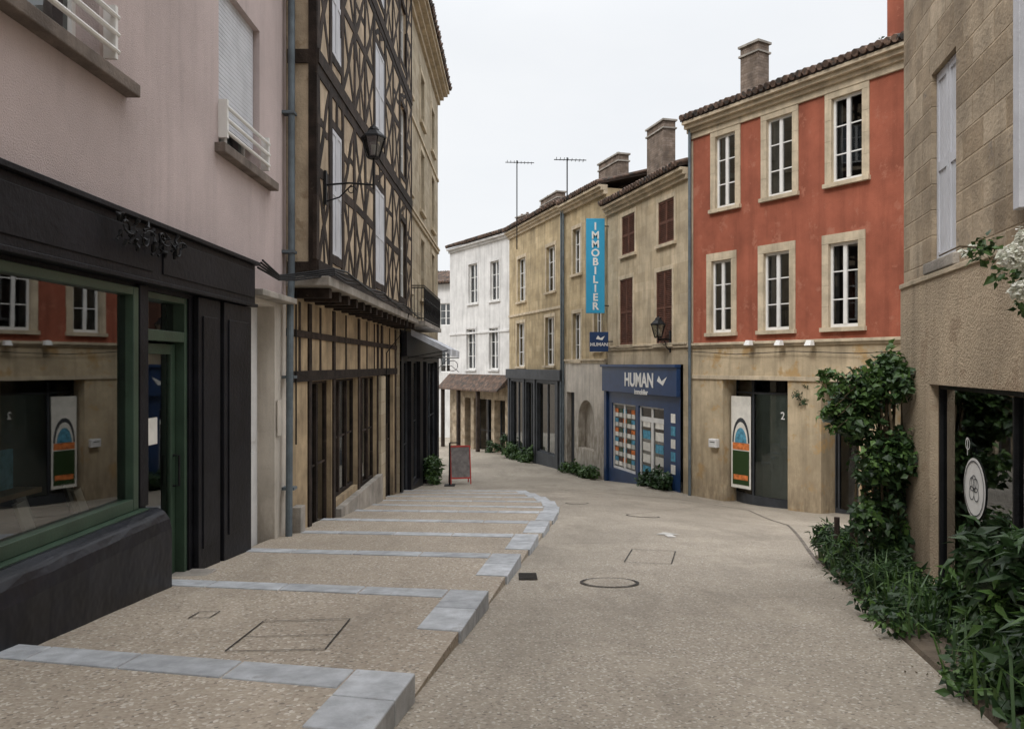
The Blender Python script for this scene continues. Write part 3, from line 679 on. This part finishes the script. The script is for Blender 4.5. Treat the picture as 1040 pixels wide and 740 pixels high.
for i in range(n):
    t0=math.pi*i/n; t1=math.pi*(i+1)/n; x0=cxm-rr*math.cos(t0); x1=cxm-rr*math.cos(t1); z0=d_-rr+rr*math.sin(t0); z1=d_-rr+rr*math.sin(t1)
    sp.hexa([(x0,-.028,z0),(x1,-.028,z1),(x1,.3,z1),(x0,.3,z0),(x0,-.028,d_+.003),(x1,-.028,d_+.003),(x1,.3,d_+.003),(x0,.3,d_+.003)])
b.cornice(0,L,.05,[(.1,.06),(.08,.1)],'trim'); b.cornice(0,L,6.85,[(.15,.12),(.12,.25),(.1,.35)],'trim'); b.roof(0,L,7.23,.4,7,slope=.28)
b.chimney(608,628,166,1.6,.5,7.3,pots=2)
b.p('drainpipe','zinc').tube([(.1,-.1,7.1),(.1,-.1,-5)],.05,8)
b.done()

# ------------------------------------------------------------------ blue shop building
b=Bld('estate_agency_building',(3.83,31.6),(5.62,25.08)); L=b.L
ops=[b.r(*q) for q in ((632,645,218,258),(669,685,203,247),(630,643,283,350),(667,683,275,349))]
b.wall('beige',0,L,0,6.2,[o+(.12,) for o in ops]); b.body('beige',-6,6.2,7)
for o in ops: b.shutters(o,'brown',y=.05,t=.05); b.surround(o,.13)
b.cornice(0,L,5.92,[(.14,.1),(.12,.2),(.1,.3)],'trim'); b.roof(0,L,6.3,.38,7,slope=.28); b.cornice(0,L,.55,[(.1,.06),(.07,.1)],'trim')
sw=b.r(624,648,410,478); sd=b.r(651,677,412,490)
zt=sw[3]
b.wall('blue',0,L-.35,-6,0,[(sw[0],sw[1],sw[2],zt,.15),(sd[0],sd[1],-5,zt,.15)],y=-.1,name='shopfront')
b.wall('beige',L-.35,L,-6,0,y=-.001,name='walls')
bb=b.p('shop_fascia','blue',.01); bb.box(0,L-.35,-.24,-.1,-1.05,-.1); bb.box(-.03,L-.32,-.32,-.1,-.1,0); bb.box(0.05,.3,-.18,-.1,-6,-1.05)
b.window((sw[0],sw[1],sw[2],zt),y=-.1,rev=.15,rows=1,cols=2,curtain=0,glass='clearglass',fw=.06); b.window((sd[0],sd[1],-5,zt-.45),y=-.1,rev=.15,rows=1,cols=2,curtain=0,glass='clearglass',fw=.09)
b.window((sd[0],sd[1],zt-.45,zt),y=-.1,rev=.15,rows=1,cols=2,curtain=0,glass='clearglass')
for i in range(5):
    for k in range(6):
        w=(sw[1]-sw[0]-.3)/5; h=(zt-sw[2]-.3)/6
        u=sw[0]+.15+i*w; z=sw[2]+.15+k*h
        b.p('window_posters','paper').box(u,u+w*.82,-.024,-.020,z,z+h*.42)
        b.p('window_posters',('tealp','leafd','orange','brown')[(i*3+k*2)%4]).box(u,u+w*.82,-.024,-.020,z+h*.44,z+h*.86)
for i in range(2):
    for k in range(5):
        w=(sd[1]-sd[0])/2; u=sd[0]+.12+i*w
        b.p('door_posters','paper' if (i+k)%3 else 'tealp').box(u+.1,u+w-.3,-.024,-.020,-3.9+k*.42,-3.6+k*.42)
for k in range(5):
    b.p('side_posters','tealp' if k%2 else 'paper').box(L-1.0,L-.7,-.112,-.102,-3.6+k*.42,-3.3+k*.42)
u,z=b.uz(634,388,-.25); text('lettering','HUMAN',.68,(u,-.25,z-.12),M['white'],b.e,bold=.022,sx=1.0)
text('lettering_small','immobilier',.26,(u+.9,-.25,z-.40),M['white'],b.e,bold=.006)
bird=b.p('logo','white'); bird.add([(u+2.75,-.25,z+.1),(u+3.2,-.25,z-.05),(u+3.5,-.25,z+.25),(u+3.1,-.25,z+.1),(u+2.9,-.25,z+.28)],[(0,1,2,3,4)])
b.chimney(657,674,131,1.7,.5,6.5,pots=1)
b.done()
u,z=b.uz(681,345); pl=b.A+b.d*u
lantern('wall_lantern',(pl.x,pl.y,z),(-b.n.x,-b.n.y),.45,s=1.2)
e=empty('vertical_banner_sign',(2.95,31.4,0)); m=MB(); zt_=(370-222)/800*31.4; zb_=(370-318)/800*31.4
m.box(0,.74,-.04,.04,zb_,zt_); m.build('panel',M['cyan'],e,.01); m=MB()
for z in (zb_+.3,zt_-.3): m.tube([(.7,0,z),(1.0,.1,z)],.02)
m.build('brackets',M['iron'],e)
text('lettering','\n'.join('IMMOBILIER'),.41,(.37,-.045,zt_-.45),M['white'],e,align='CENTER',bold=.012,ls=.86)
e=empty('projecting_sign',(3.05,31.0,0)); m=MB(); zt2=(370-337)/800*31; zb2=(370-357)/800*31
m.box(0,.74,-.04,.04,zb2,zt2); m.build('panel',M['blue'],e,.01); m=MB(); m.tube([(.7,0,zb2+.4),(1.05,.1,zb2+.4)],.02); m.build('bracket',M['iron'],e)
text('lettering','HUMAN',.19,(.37,-.045,zb2+.22),M['white'],e,align='CENTER',bold=.004)
m=MB(); m.add([(.25,-.043,zb2+.5),(.5,-.043,zb2+.45),(.6,-.043,zb2+.62),(.42,-.043,zb2+.53),(.33,-.043,zb2+.64)],[(0,1,2,3,4)]); m.build('logo',M['white'],e)

# ------------------------------------------------------------------ red building
b=Bld('red_townhouse',(5.64,25.0),(11.06,16.3)); L=b.L
up_=[b.r(*q) for q in ((727,747,137,209),(779,805,119,199),(845,876,94,184))]
mid=[b.r(*q) for q in ((723,743,263,336),(776,802,256,335),(842,872,247,334))]
zu0=sum(o[2] for o in up_)/3; zu1=sum(o[3] for o in up_)/3; zm0=sum(o[2] for o in mid)/3; zm1=sum(o[3] for o in mid)/3
up_=[(o[0],o[1],zu0,zu1) for o in up_]; mid=[(o[0],o[1],zm0,zm1) for o in mid]
up_.append((L-2.2,L-1.1,zu0,zu1)); mid.append((L-2.2,L-1.1,zm0,zm1))
b.wall('red',0,L,.62,7.35,up_+mid,revmat='trim'); b.body('red',-6,7.35,8)
for o in up_+mid: b.window(o,rows=3,curtain=.45,fw=.065,rev=.16); b.surround(o,.2,.035)
r1=b.r(734,800,387,497); r2=b.r(834,872,400,497)
ar=[(r1[0],r1[1],-6,-.45,.75),(r2[0],r2[1],-6,-.45,.75),(r2[1]+.9,L-.4,-6,-.45,.75)]
b.wall('cream',0,L,-6,.62,ar,name='ground_floor')
b.cornice(0,L,.52,[(.07,.05),(.08,.11)],'trim'); b.p('string_course','trim',.006).box(0,L,-.05,-.0,-.45,-.33)
q=b.p('quoins','trim',.006); q.box(.0,.16,-.02,.0,.7,7.05)
b.cornice(0,L,7.1,[(.18,.06),(.12,.14),(.12,.26),(.1,.36)],'trim'); b.roof(-.05,L,7.63,.42,8,slope=.28)
def rec(o,n=8,bow=.3,poster=True):
    a_,b_=o[0],o[1]; bz=-4.3; tz=-.45; st_=3 if poster else 1
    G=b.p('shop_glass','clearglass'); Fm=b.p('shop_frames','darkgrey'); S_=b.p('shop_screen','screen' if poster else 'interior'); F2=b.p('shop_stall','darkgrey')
    P=[(a_+(b_-a_)*i/n, .62-bow*math.sin(math.pi*i/n)+.0) for i in range(n+1)]
    for i,(p,q_) in enumerate(zip(P,P[1:])):
        G.quad((p[0],p[1],bz+.45),(q_[0],q_[1],bz+.45),(q_[0],q_[1],tz-.0),(p[0],p[1],tz-.0))
        if st_<=i: S_.quad((p[0],p[1]+.06,bz+.45),(q_[0],q_[1]+.06,bz+.45),(q_[0],q_[1]+.06,tz-.38),(p[0],p[1]+.06,tz-.38))
        F2.hexa([(p[0],p[1]-.03,bz-1),(q_[0],q_[1]-.03,bz-1),(q_[0],q_[1]+.1,bz-1),(p[0],p[1]+.1,bz-1),(p[0],p[1]-.03,bz+.45),(q_[0],q_[1]-.03,bz+.45),(q_[0],q_[1]+.1,bz+.45),(p[0],p[1]+.1,bz+.45)])
        Fm.hexa([(p[0],p[1]-.03,tz-.42),(q_[0],q_[1]-.03,tz-.42),(q_[0],q_[1]+.05,tz-.42),(p[0],p[1]+.05,tz-.42),(p[0],p[1]-.03,tz-.36),(q_[0],q_[1]-.03,tz-.36),(q_[0],q_[1]+.05,tz-.36),(p[0],p[1]+.05,tz-.36)])
    for i in (0,st_,n):
        p=P[i]; Fm.box(p[0]-.025,p[0]+.025,p[1]-.035,p[1]+.04,bz+.45,tz)
    if poster:
        x0=P[0][0]+.08; w=(P[3][0]-P[0][0])-.14; yy=P[3][1]-.06
        b.p('poster','paper').box(x0,x0+w,yy,yy+.01,bz+.6,tz-.5)
        b.p('poster_art','orange').box(x0+.06,x0+w-.06,yy-.006,yy-.001,bz+1.75,bz+1.95)
        b.p('poster_art','leafd').box(x0+.06,x0+w-.06,yy-.006,yy-.001,bz+.7,bz+1.72)
        b.p('poster_art','orange').box(x0+.1,x0+w-.1,yy-.012,yy-.007,bz+.85,bz+1.0)
        cx_=x0+w/2; n2=14
        for (rr,hh,mt,yo) in ((.44,.75,'darkgrey',.004),(.36,.62,'paper',.008),(.30,.45,'tealp',.012)):
            b.p('poster_art',mt).add([(cx_+w*rr*math.cos(math.pi*i/n2),yy-yo,bz+1.96+hh*math.sin(math.pi*i/n2)) for i in range(n2+1)],[tuple(range(n2+1))[::-1]])
    b.p('recess_ceiling','cream').box(a_,b_,.0,1.2,tz+.0,tz+.05)
rec(ar[0][:2]); rec(ar[1][:2],bow=.12,poster=False); rec(ar[2][:2],bow=.12,poster=False)
u,z=b.uz(793,422,.25); text('house_number','2',.3,(u,.24,z-.1),M['white'],b.e,bold=.002)
u,z=b.uz(727,450); mbx=b.p('letter_box','whitewall',.02); mbx.box(u-.16,u+.16,-.16,-.0,z-.12,z+.14); b.p('letter_box_slot','iron').box(u-.1,u+.1,-.165,-.16,z+.04,z+.06)
for px in (766,797,828):
    u,z=b.uz(px,347); lm=b.p('spotlights','white'); lm.box(u-.03,u+.03,-.16,-.0,z-.03,z+.03); lm.hexa([(u-.1,-.34,z-.1),(u+.1,-.34,z-.1),(u+.1,-.16,z-.1),(u-.1,-.16,z-.1),(u-.07,-.28,z+.04),(u+.07,-.28,z+.04),(u+.07,-.16,z+.04),(u-.07,-.16,z+.04)])
b.p('wall_cable','iron').tube([(0,-.1,.42),(2,-.1,.30),(4,-.1,.36),(6,-.1,.28),(8,-.1,.35),(L,-.1,.33)],.012,6)
dp=b.p('drainpipe','zinc'); dp.tube([(.12,-.12,7.4),(.12,-.12,-4.4)],.05,10)
b.chimney(752,770,47,1.6,.5,7.8,pots=0)
b.chimney(901,925,-20,.25,.6,7.6,'red',pots=0)
b.done(); red=b

def antenna(name,px,pt,pb,Y,cross=True):
    X=(px-CX)/FP*Y; z0=(CY-pb)/FP*Y; z1=(CY-pt)/FP*Y
    e=empty(name,(X,Y,0)); m=MB(); m.tube([(0,0,z0-1.6),(0,0,z1)],.032,6)
    m.tube([(-.6,0,z1-.1),(.9,.3,z1-.05)],.022,5)
    for k in range(8):
        x=-.5+k*.18; m.tube([(x,-.25+x*.3,z1-.09),(x,.25+x*.3,z1-.09)],.014,5)
    m.build('mast_and_aerial',M['iron'],e)
antenna('tv_antenna',525,163,222,41); antenna('tv_antenna',576,160,205,36)

# ------------------------------------------------------------------ right building
b=Bld('stone_corner_building',(3.88,7.8),(1.64,-2.2)); L=b.L
u0=b.uz(948,0)[0]; sz0=b.uz(948,590)[1]; sz1=b.uz(948,390)[1]-.0
sw=(u0,u0+3.4,sz0,sz1)
us0,us1=b.uz(946,0)[0],b.uz(971,0)[0]; z0=b.uz(958,262)[1]; z1=b.uz(958,62)[1]
w1=(us0,us1,z0,z1); uu=b.uz(1046,0)[0]; zz0=b.uz(1036,215)[1]; w2=(uu,uu+1.1,zz0,zz0+2.3)
b.wall('stoneR',0,L,.80,10,[w1+(.18,),w2+(.18,)]); b.wall('stuccoR',0,L,-4,.79,[sw+(.25,)],y=-.03,name='rendered_base')
b.p('rendered_base','stuccoR').quad((0,-.03,.79),(L,-.03,.79),(L,0,.8),(0,0,.8))
b.p('rendered_base','stuccoR').quad((0,0,-4),(0,-.03,-4),(0,-.03,.79),(0,0,.79))
b.p('string_course','trim',.006).box(0,L,-.045,-.031,.74,.785)
b.body('stoneR',-4,10,7)
b.shutters((w1[0]+.01,w1[1]-.01,w1[2]+.01,w1[3]-.01),'shutterW',y=.09,t=.05,louv=False); b.window(w2,rev=.18,rows=3)
b.p('window_sills','concrete',.01).box(w1[0]-.08,w1[1]+.08,-.05,.1,w1[2]-.1,w1[2]-.002)
b.p('shutter_folded','shutterW',.005).box(w2[0]-.10,w2[0]-.0,-.06,-.002,w2[2],w2[3])
sf=b.p('shop_frame','iron',.004); a_,b_,c_,d_=sw
for q in ((a_,a_+.035,c_,d_),(b_-.05,b_,c_,d_),(a_+1.6,a_+1.63,c_+.05,d_-.05),(a_+.035,b_-.05,c_,c_+.04),(a_+.035,b_-.05,d_-.04,d_)): sf.box(q[0],q[1],.04,.1,q[2],q[3])
b.p('shop_glass','shopglass').quad((a_+.02,.07,c_+.02),(b_-.02,.07,c_+.02),(b_-.02,.07,d_-.02),(a_+.02,.07,d_-.02))
b.p('shop_sill','concrete',.01).box(a_-.05,b_+.05,-.1,.05,c_-.09,c_-.002)
cu,czz=b.uz(990,496,.065); lg=b.p('round_window_decal','white'); n=36; r=.235
lg.add([(cu+r*math.cos(2*math.pi*i/n),.062,czz+r*math.sin(2*math.pi*i/n)) for i in range(n)],[tuple(range(n))])
lb=b.p('decal_drawing','darkgrey')
def circ(x,z,rr,w=.008,a0=0,a1=2*math.pi):
    N=20
    for i in range(N):
        t0=a0+(a1-a0)*i/N; t1=a0+(a1-a0)*(i+1)/N
        lb.quad((cu+x+rr*math.cos(t0),.058,czz+z+rr*math.sin(t0)),(cu+x+rr*math.cos(t1),.058,czz+z+rr*math.sin(t1)),(cu+x+(rr-w)*math.cos(t1),.058,czz+z+(rr-w)*math.sin(t1)),(cu+x+(rr-w)*math.cos(t0),.058,czz+z+(rr-w)*math.sin(t0)))
circ(0,0,.215,.01)
for x,z in ((-.05,-.04),(.05,-.04),(0,.05),(-.04,.03),(.04,.03)): circ(x,z,.055)
lg.quad((cu-.16,.062,czz+.24),(cu-.145,.062,czz+.24),(cu-.145,.062,czz+.38),(cu-.16,.062,czz+.38))
n=14
for i in range(n): lg.quad((cu-.15+.05*math.cos(6.28*i/n),.062,czz+.33+.05*math.sin(6.28*i/n)),(cu-.15+.05*math.cos(6.28*(i+1)/n),.062,czz+.33+.05*math.sin(6.28*(i+1)/n)),(cu-.15+.04*math.cos(6.28*(i+1)/n),.062,czz+.33+.04*math.sin(6.28*(i+1)/n)),(cu-.15+.04*math.cos(6.28*i/n),.062,czz+.33+.04*math.sin(6.28*i/n)))
sh=b.p('shop_shelf','floorwood'); sh.box(a_,b_,.4,1.0,c_-.05,c_+.02)
for i in range(10): b.p('shop_goods',random.choice(['paper','tealp','orange'])).box(a_+.2+i*.3,a_+.36+i*.3,.5,.62,c_+.02,c_+U(.15,.4))
b.roof(0,L,10,.5,7)
b.done(); rb=b
def wallx(Y): return 3.88+.224*(Y-7.8)

# ------------------------------------------------------------------ A-board
X,Y=(467-CX)/FP*29,29.0; e=empty('menu_board',(X,Y,g(X,Y))); e.rotation_euler=(0,0,.2)
m=MB(); f=MB()
for sgn in (-1,1):
    def pt(x,z,o=0): return (x,sgn*(.32*(1-z/1.5)+o),z)
    for (x0,x1,z0,z1) in ((-.38,-.34,0,1.4),(.34,.38,0,1.4),(-.34,.34,1.35,1.4),(-.34,.34,.22,.27)):
        m.hexa([pt(x0,z0),pt(x1,z0),pt(x1,z0,.03),pt(x0,z0,.03),pt(x0,z1),pt(x1,z1),pt(x1,z1,.03),pt(x0,z1,.03)])
    f.hexa([pt(-.34,.27),pt(.34,.27),pt(.34,.27,.02),pt(-.34,.27,.02),pt(-.34,1.35),pt(.34,1.35),pt(.34,1.35,.02),pt(-.34,1.35,.02)])
m.build('frame',M['redframe'],e); f.build('panel',M['slate'],e)
X,Y=-2.15,27.2; e=empty('sign_post',(X,Y,g(X,Y))); m=MB(); m.tube([(0,0,0),(0,0,1.5)],.03); m.box(-.18,.18,-.15,.15,0,.05); m.tube([(0,0,1.5),(.3,0,1.5)],.02); m.build('post',M['iron'],e)

# ------------------------------------------------------------------ foliage
def leaves(name,clumps,n,size,mat,parent=None,asp=.6,flat=0.3):
    m=MB(); tot=sum(c[3]**2 for c in clumps)
    for (cx,cy,czc,r,*sc) in clumps:
        sz=sc[0] if sc else 1.0
        k=int(n*r*r/tot)
        for _ in range(k):
            d=Vector((random.gauss(0,1),random.gauss(0,1),random.gauss(0,1))).normalized()*r*(R()**.45)
            d.z*=sz; p=Vector((cx,cy,czc))+d
            ax=Vector((random.gauss(0,1),random.gauss(0,1),random.gauss(-.3,.7))).normalized()
            nn=(Vector((random.gauss(0,.7),random.gauss(0,.7),1)) + d.normalized()*.7).normalized()
            sd=ax.cross(nn).normalized(); nn=sd.cross(ax); s_=size*U(.5,1.4); w=s_*asp/2
            P=[p,p+ax*s_*.35+sd*w+nn*s_*.08,p+ax*s_-nn*s_*.15,p+ax*s_*.35-sd*w+nn*s_*.08,p+ax*s_*.45-nn*s_*.02]
            m.add(P,[(0,1,4),(1,2,4),(2,3,4),(3,0,4)])
    return m.build(name,M[mat],parent)
e=empty('climbing_plant'); cl=[]
for i in range(58):
    t=(i+.5)/58; py=368+t*219
    if py<395: px=U(866,922)
    elif py<442: px=U(846,924)
    elif py<515: px=U(880,926)
    else: px=U(868,928)
    Yv=U(7.3,7.9); cl.append(((px-CX)/FP*Yv,Yv,(CY-py)/FP*Yv,U(.09,.2)))
leaves('creeper_leaves',cl[::2]+cl[:12],3600,.07,'leaf',e,asp=.75); leaves('creeper_leaves_dark',cl,4600,.075,'leafd',e,asp=.75)
leaves('creeper_tips',[(c[0],c[1]-.1,c[2]+.08,c[3]*.9) for c in cl[::3]],600,.065,'leafb',e,asp=.7)
tw=MB()
for _ in range(14):
    x=U(3.45,3.85); y=U(7.5,7.9); pts=[(x+.02,y,-2.2)]
    for i in range(7): x=min(3.9,x+U(-.05,.06)); pts.append((x,y+U(-.05,.05),-2.2+.3*(i+1)))
    tw.tube(pts,.012,5)
for _ in range(9):
    px=U(836,856); Yv=7.5; X=(px+30-CX)/FP*Yv; z=(CY-U(378,432))/FP*Yv
    tw.tube([(X,Yv,z),(X-.12,Yv,z+.05),(X-.24,Yv-.05,z-.03)],.004,4)
tw.build('stems',M['stem'],e)
leaves('sprays',[((U(834,858)-CX)/FP*7.5,7.5,(CY-U(374,436))/FP*7.5,.05) for _ in range(16)],340,.06,'leafb',e)
e=empty('flower_bed'); m=MB()
def bedx(Y): return 2.12+.244*(Y-3.45)
ys=frange(1.5,9.4,.25)
for y0,y1 in zip(ys,ys[1:]):
    m.hexa([(bedx(y0),y0,g(2,y0)-.05),(wallx(y0)+.05,y0,g(2,y0)-.05),(wallx(y1)+.05,y1,g(2,y1)-.05),(bedx(y1),y1,g(2,y1)-.05),(bedx(y0)+.03,y0,g(2,y0)+.03),(wallx(y0)+.05,y0,g(2,y0)+.06),(wallx(y1)+.05,y1,g(2,y1)+.06),(bedx(y1)+.03,y1,g(2,y1)+.03)])
m.build('soil',M['earth'],e)
lo=[];mi=[];br=[]
y=2.4
while y<9.3:
    wig=.09*math.sin(y*3.1)+.06*math.sin(y*7.3)
    for _ in range(3):
        w_=U(.0,.2); x=U(bedx(y)+w_-.02+wig,wallx(y)-.1); lo.append((x,y+U(-.1,.1),g(x,y)+U(.04,.15),U(.07,.19),.7))
    y+=.17
leaves('ground_cover',lo,8000,.062,'leafd',e,asp=.6)
leaves('ground_cover_light',lo[::2],2200,.066,'leafb',e,asp=.55)
for _ in range(40):
    y=random.choice([U(3.0,5.3),U(3.3,4.6)]); x=U(bedx(y)+.22,wallx(y)-.1); mi.append((x,y,g(x,y)+U(.12,.74)*(1 if y<4.8 else .65),U(.09,.2)))
leaves('shrub_leaves',mi,6200,.105,'leafd',e,asp=.36)
leaves('shrub_mid',mi[::2],2400,.11,'leaf',e,asp=.36)
leaves('shrub_tips',[(c[0],c[1],c[2]+.1,c[3]*.8) for c in mi[::2]],850,.10,'leafb',e,asp=.36)
for _ in range(24):
    y=U(6.3,9.0); x=U(bedx(y)-.02,wallx(y)-.15 if y<7.8 else bedx(y)+.6); br.append((x,y,g(x,y)+U(.05,.48)*U(.4,1),U(.08,.18)))
leaves('corner_shrubs',br,4400,.09,'leafd',e,asp=.28); leaves('corner_shrub_tips',br[::2],700,.10,'leafb',e,asp=.25)
m=MB()
for _ in range(520):
    y=random.choice([U(2.6,4.4),U(7.8,9.1),U(5,7)]); x=U(bedx(y)+.0,bedx(y)+.5); z=g(x,y)+.03; a=U(0,6.28); h=U(.12,.42); l=U(.08,.3)
    dx,dy=math.cos(a),math.sin(a); w=.007; px_,py_=-dy*w,dx*w
    P=[(x,y,z),(x+dx*l*.35,y+dy*l*.35,z+h*.7),(x+dx*l,y+dy*l,z+h*U(.6,1.0))]
    m.add([(P[0][0]-px_,P[0][1]-py_,z),(P[0][0]+px_,P[0][1]+py_,z),(P[1][0]+px_,P[1][1]+py_,P[1][2]),(P[1][0]-px_,P[1][1]-py_,P[1][2]),P[2]],[(0,1,2,3),(3,2,4)])
m.build('blade_leaves',M['leaf'],e)
leaves('broad_leaves',[(U(2.4,2.75),U(3.2,3.8),g(2.4,3.5)+U(.05,.22),.14) for _ in range(7)],260,.15,'leafd',e,asp=.6)
m=MB()
for _ in range(90):
    y=U(3,9); x=bedx(y)-abs(random.gauss(0,.09)); z=g(x,y)+.006; a=U(0,6.28); s_=U(.006,.015)
    m.add([(x+s_*math.cos(a+k*1.57)*(1 if k%2 else .5),y+s_*math.sin(a+k*1.57)*(1 if k%2 else .5),z+.002*k) for k in range(4)],[(0,1,2,3)])
m.build('fallen_leaves',M['stem'],e)
m=MB()
for (px,yv) in ((850,8.3),(866,8.0)): 
    X=(px-CX)/FP*yv; m.tube([(X,yv,g(X,yv)),(X,yv,g(X,yv)+.55)],.03,8)
m.build('stakes',M['timber'],e)
e=empty('white_flowering_plant'); fl=[];gl=[]
for (px,py,r) in ((1028,259,.058),(1036,294,.046),(980,256,.02),(989,250,.018),(1042,240,.05),(1050,270,.06),(1054,300,.06)):
    Yv=4.6 if px<1000 else 4.0; X=(px-CX)/FP*Yv; X=min(X,wallx(Yv)-.1); fl.append((X,Yv,(CY-py)/FP*Yv,r))
leaves('blossoms',fl,1500,.028,'petal',e,asp=.9)
for (px,py) in ((1014,250),(1005,246),(1020,279),(1036,277),(1046,255),(1010,262),(1040,309),(1050,285),(996,257)):
    Yv=4.2; X=(px-CX)/FP*Yv; gl.append((X,Yv+.05,(CY-py)/FP*Yv,.05))
leaves('foliage',gl,150,.055,'leaf',e)
m=MB(); m.tube([(3.1,4.0,.2),(2.9,4.15,.45),(2.7,4.15,.6),(2.5,4.4,.66),(2.44,4.5,.62)],.005,5); m.tube([(3.1,4.0,.2),(2.8,4.0,.3),(2.62,4.0,.4)],.005,5); m.build('stems',M['stem'],e)
def plant(name,px0,px1,bld,n,h,mat='leaf',k=700):
    cl=[]
    for _ in range(n):
        u,_z=bld.uz(U(px0,px1),400,-.3); P=bld.A+bld.d*u-bld.n*U(.15,.5); cl.append((P.x,P.y,g(P.x,P.y)+U(.1,h),U(.15,.28)))
    leaves(name,cl,k,.16,mat)
class FB: pass
def mk(A,B):
    q=FB(); q.A=Vector(A); d=Vector(B)-q.A; q.d=d.normalized(); q.n=Vector((-q.d.y,q.d.x)); q.uz=lambda px,py,off=0:Bld.uz(q,px,py,off); return q
E=mk((3.83,31.6),(5.62,25.08)); Cc=mk((2.4,36),(3.8,31.65)); Yb=mk((-.15,44),(2.38,36.05))
plant('potted_shrub',655,688,E,12,.6,'leafd',1300); plant('wall_plants',572,612,Cc,16,.4,'leaf',1500); plant('wall_plants',515,545,Yb,18,.7,'leaf',1600); plant('potted_shrub',497,512,Yb,6,1.2,'leafd',600)
cl=[(-2.9+U(-.2,.3),U(27.5,30),g(-3,28)+U(.1,1.0),U(.15,.3)) for _ in range(14)]; leaves('doorway_shrub',cl,1300,.14,'leaf')
u,z=red.uz(812,395); P=red.A+red.d*u-red.n*.1; leaves('hanging_vine',[(P.x+U(-.1,.3),P.y-.1,z+U(-.4,.1),.12) for _ in range(5)],160,.08,'leafd')
u,z=red.uz(890,30,.0); P=red.A+red.d*u+red.n*.4; leaves('roof_greenery',[(P.x+U(-.2,.2),P.y,7.95+U(-.05,.2),.13) for _ in range(5)],180,.09,'leafd')

# ------------------------------------------------------------------ world & sun
sdir=Vector((-.45,-.55,.80)).normalized()
el=math.asin(sdir.z); az=math.atan2(sdir.x,sdir.y)
w=bpy.data.worlds.new('World'); bpy.context.scene.world=w; w.use_nodes=True; nt=w.node_tree
bg=nt.nodes['Background']; sk=nt.nodes.new('ShaderNodeTexSky'); sk.sky_type='NISHITA'; sk.sun_disc=False; sk.sun_elevation=el; sk.sun_rotation=az; sk.dust_density=4
tc=nt.nodes.new('ShaderNodeTexCoord').outputs['Generated']
# overcast dome: bright overhead, paler towards the horizon (as real overcast skies are)
sx=nt.nodes.new('ShaderNodeSeparateXYZ'); nt.links.new(tc,sx.inputs[0])
gr=nt.nodes.new('ShaderNodeMapRange'); gr.interpolation_type='SMOOTHSTEP'; gr.inputs[1].default_value=.36; gr.inputs[2].default_value=.95; nt.links.new(sx.outputs[2],gr.inputs[0])
low=mixc(nt,noise(nt,mapv(nt,tc,(1,1,2.5)),1.8,5,.55,.3,.7),(6.55,6.75,7.0),(7.3,7.4,7.5))
cloud=mixc(nt,gr.outputs[0],low,(21.0,21.3,22.0))
nt.links.new(mixc(nt,.92,sk.outputs[0],cloud),bg.inputs[0]); bg.inputs[1].default_value=.135
l=bpy.data.lights.new('sun','SUN'); l.energy=1.5; l.angle=math.radians(16); l.color=(1,.98,.95)
o=bpy.data.objects.new('sun',l); bpy.context.collection.objects.link(o); o.rotation_euler=(-sdir).to_track_quat('-Z','Y').to_euler()

cam=bpy.data.cameras.new('camera'); cam.sensor_width=36; cam.lens=36*FP/1040; cam.clip_end=1500; cam.clip_start=.05
o=bpy.data.objects.new('camera',cam); bpy.context.collection.objects.link(o); o.location=(0,0,0); o.rotation_euler=(math.pi/2,0,0)
sc=bpy.context.scene; sc.camera=o; sc.view_settings.view_transform='Standard'; sc.view_settings.look='None'; sc.view_settings.exposure=0
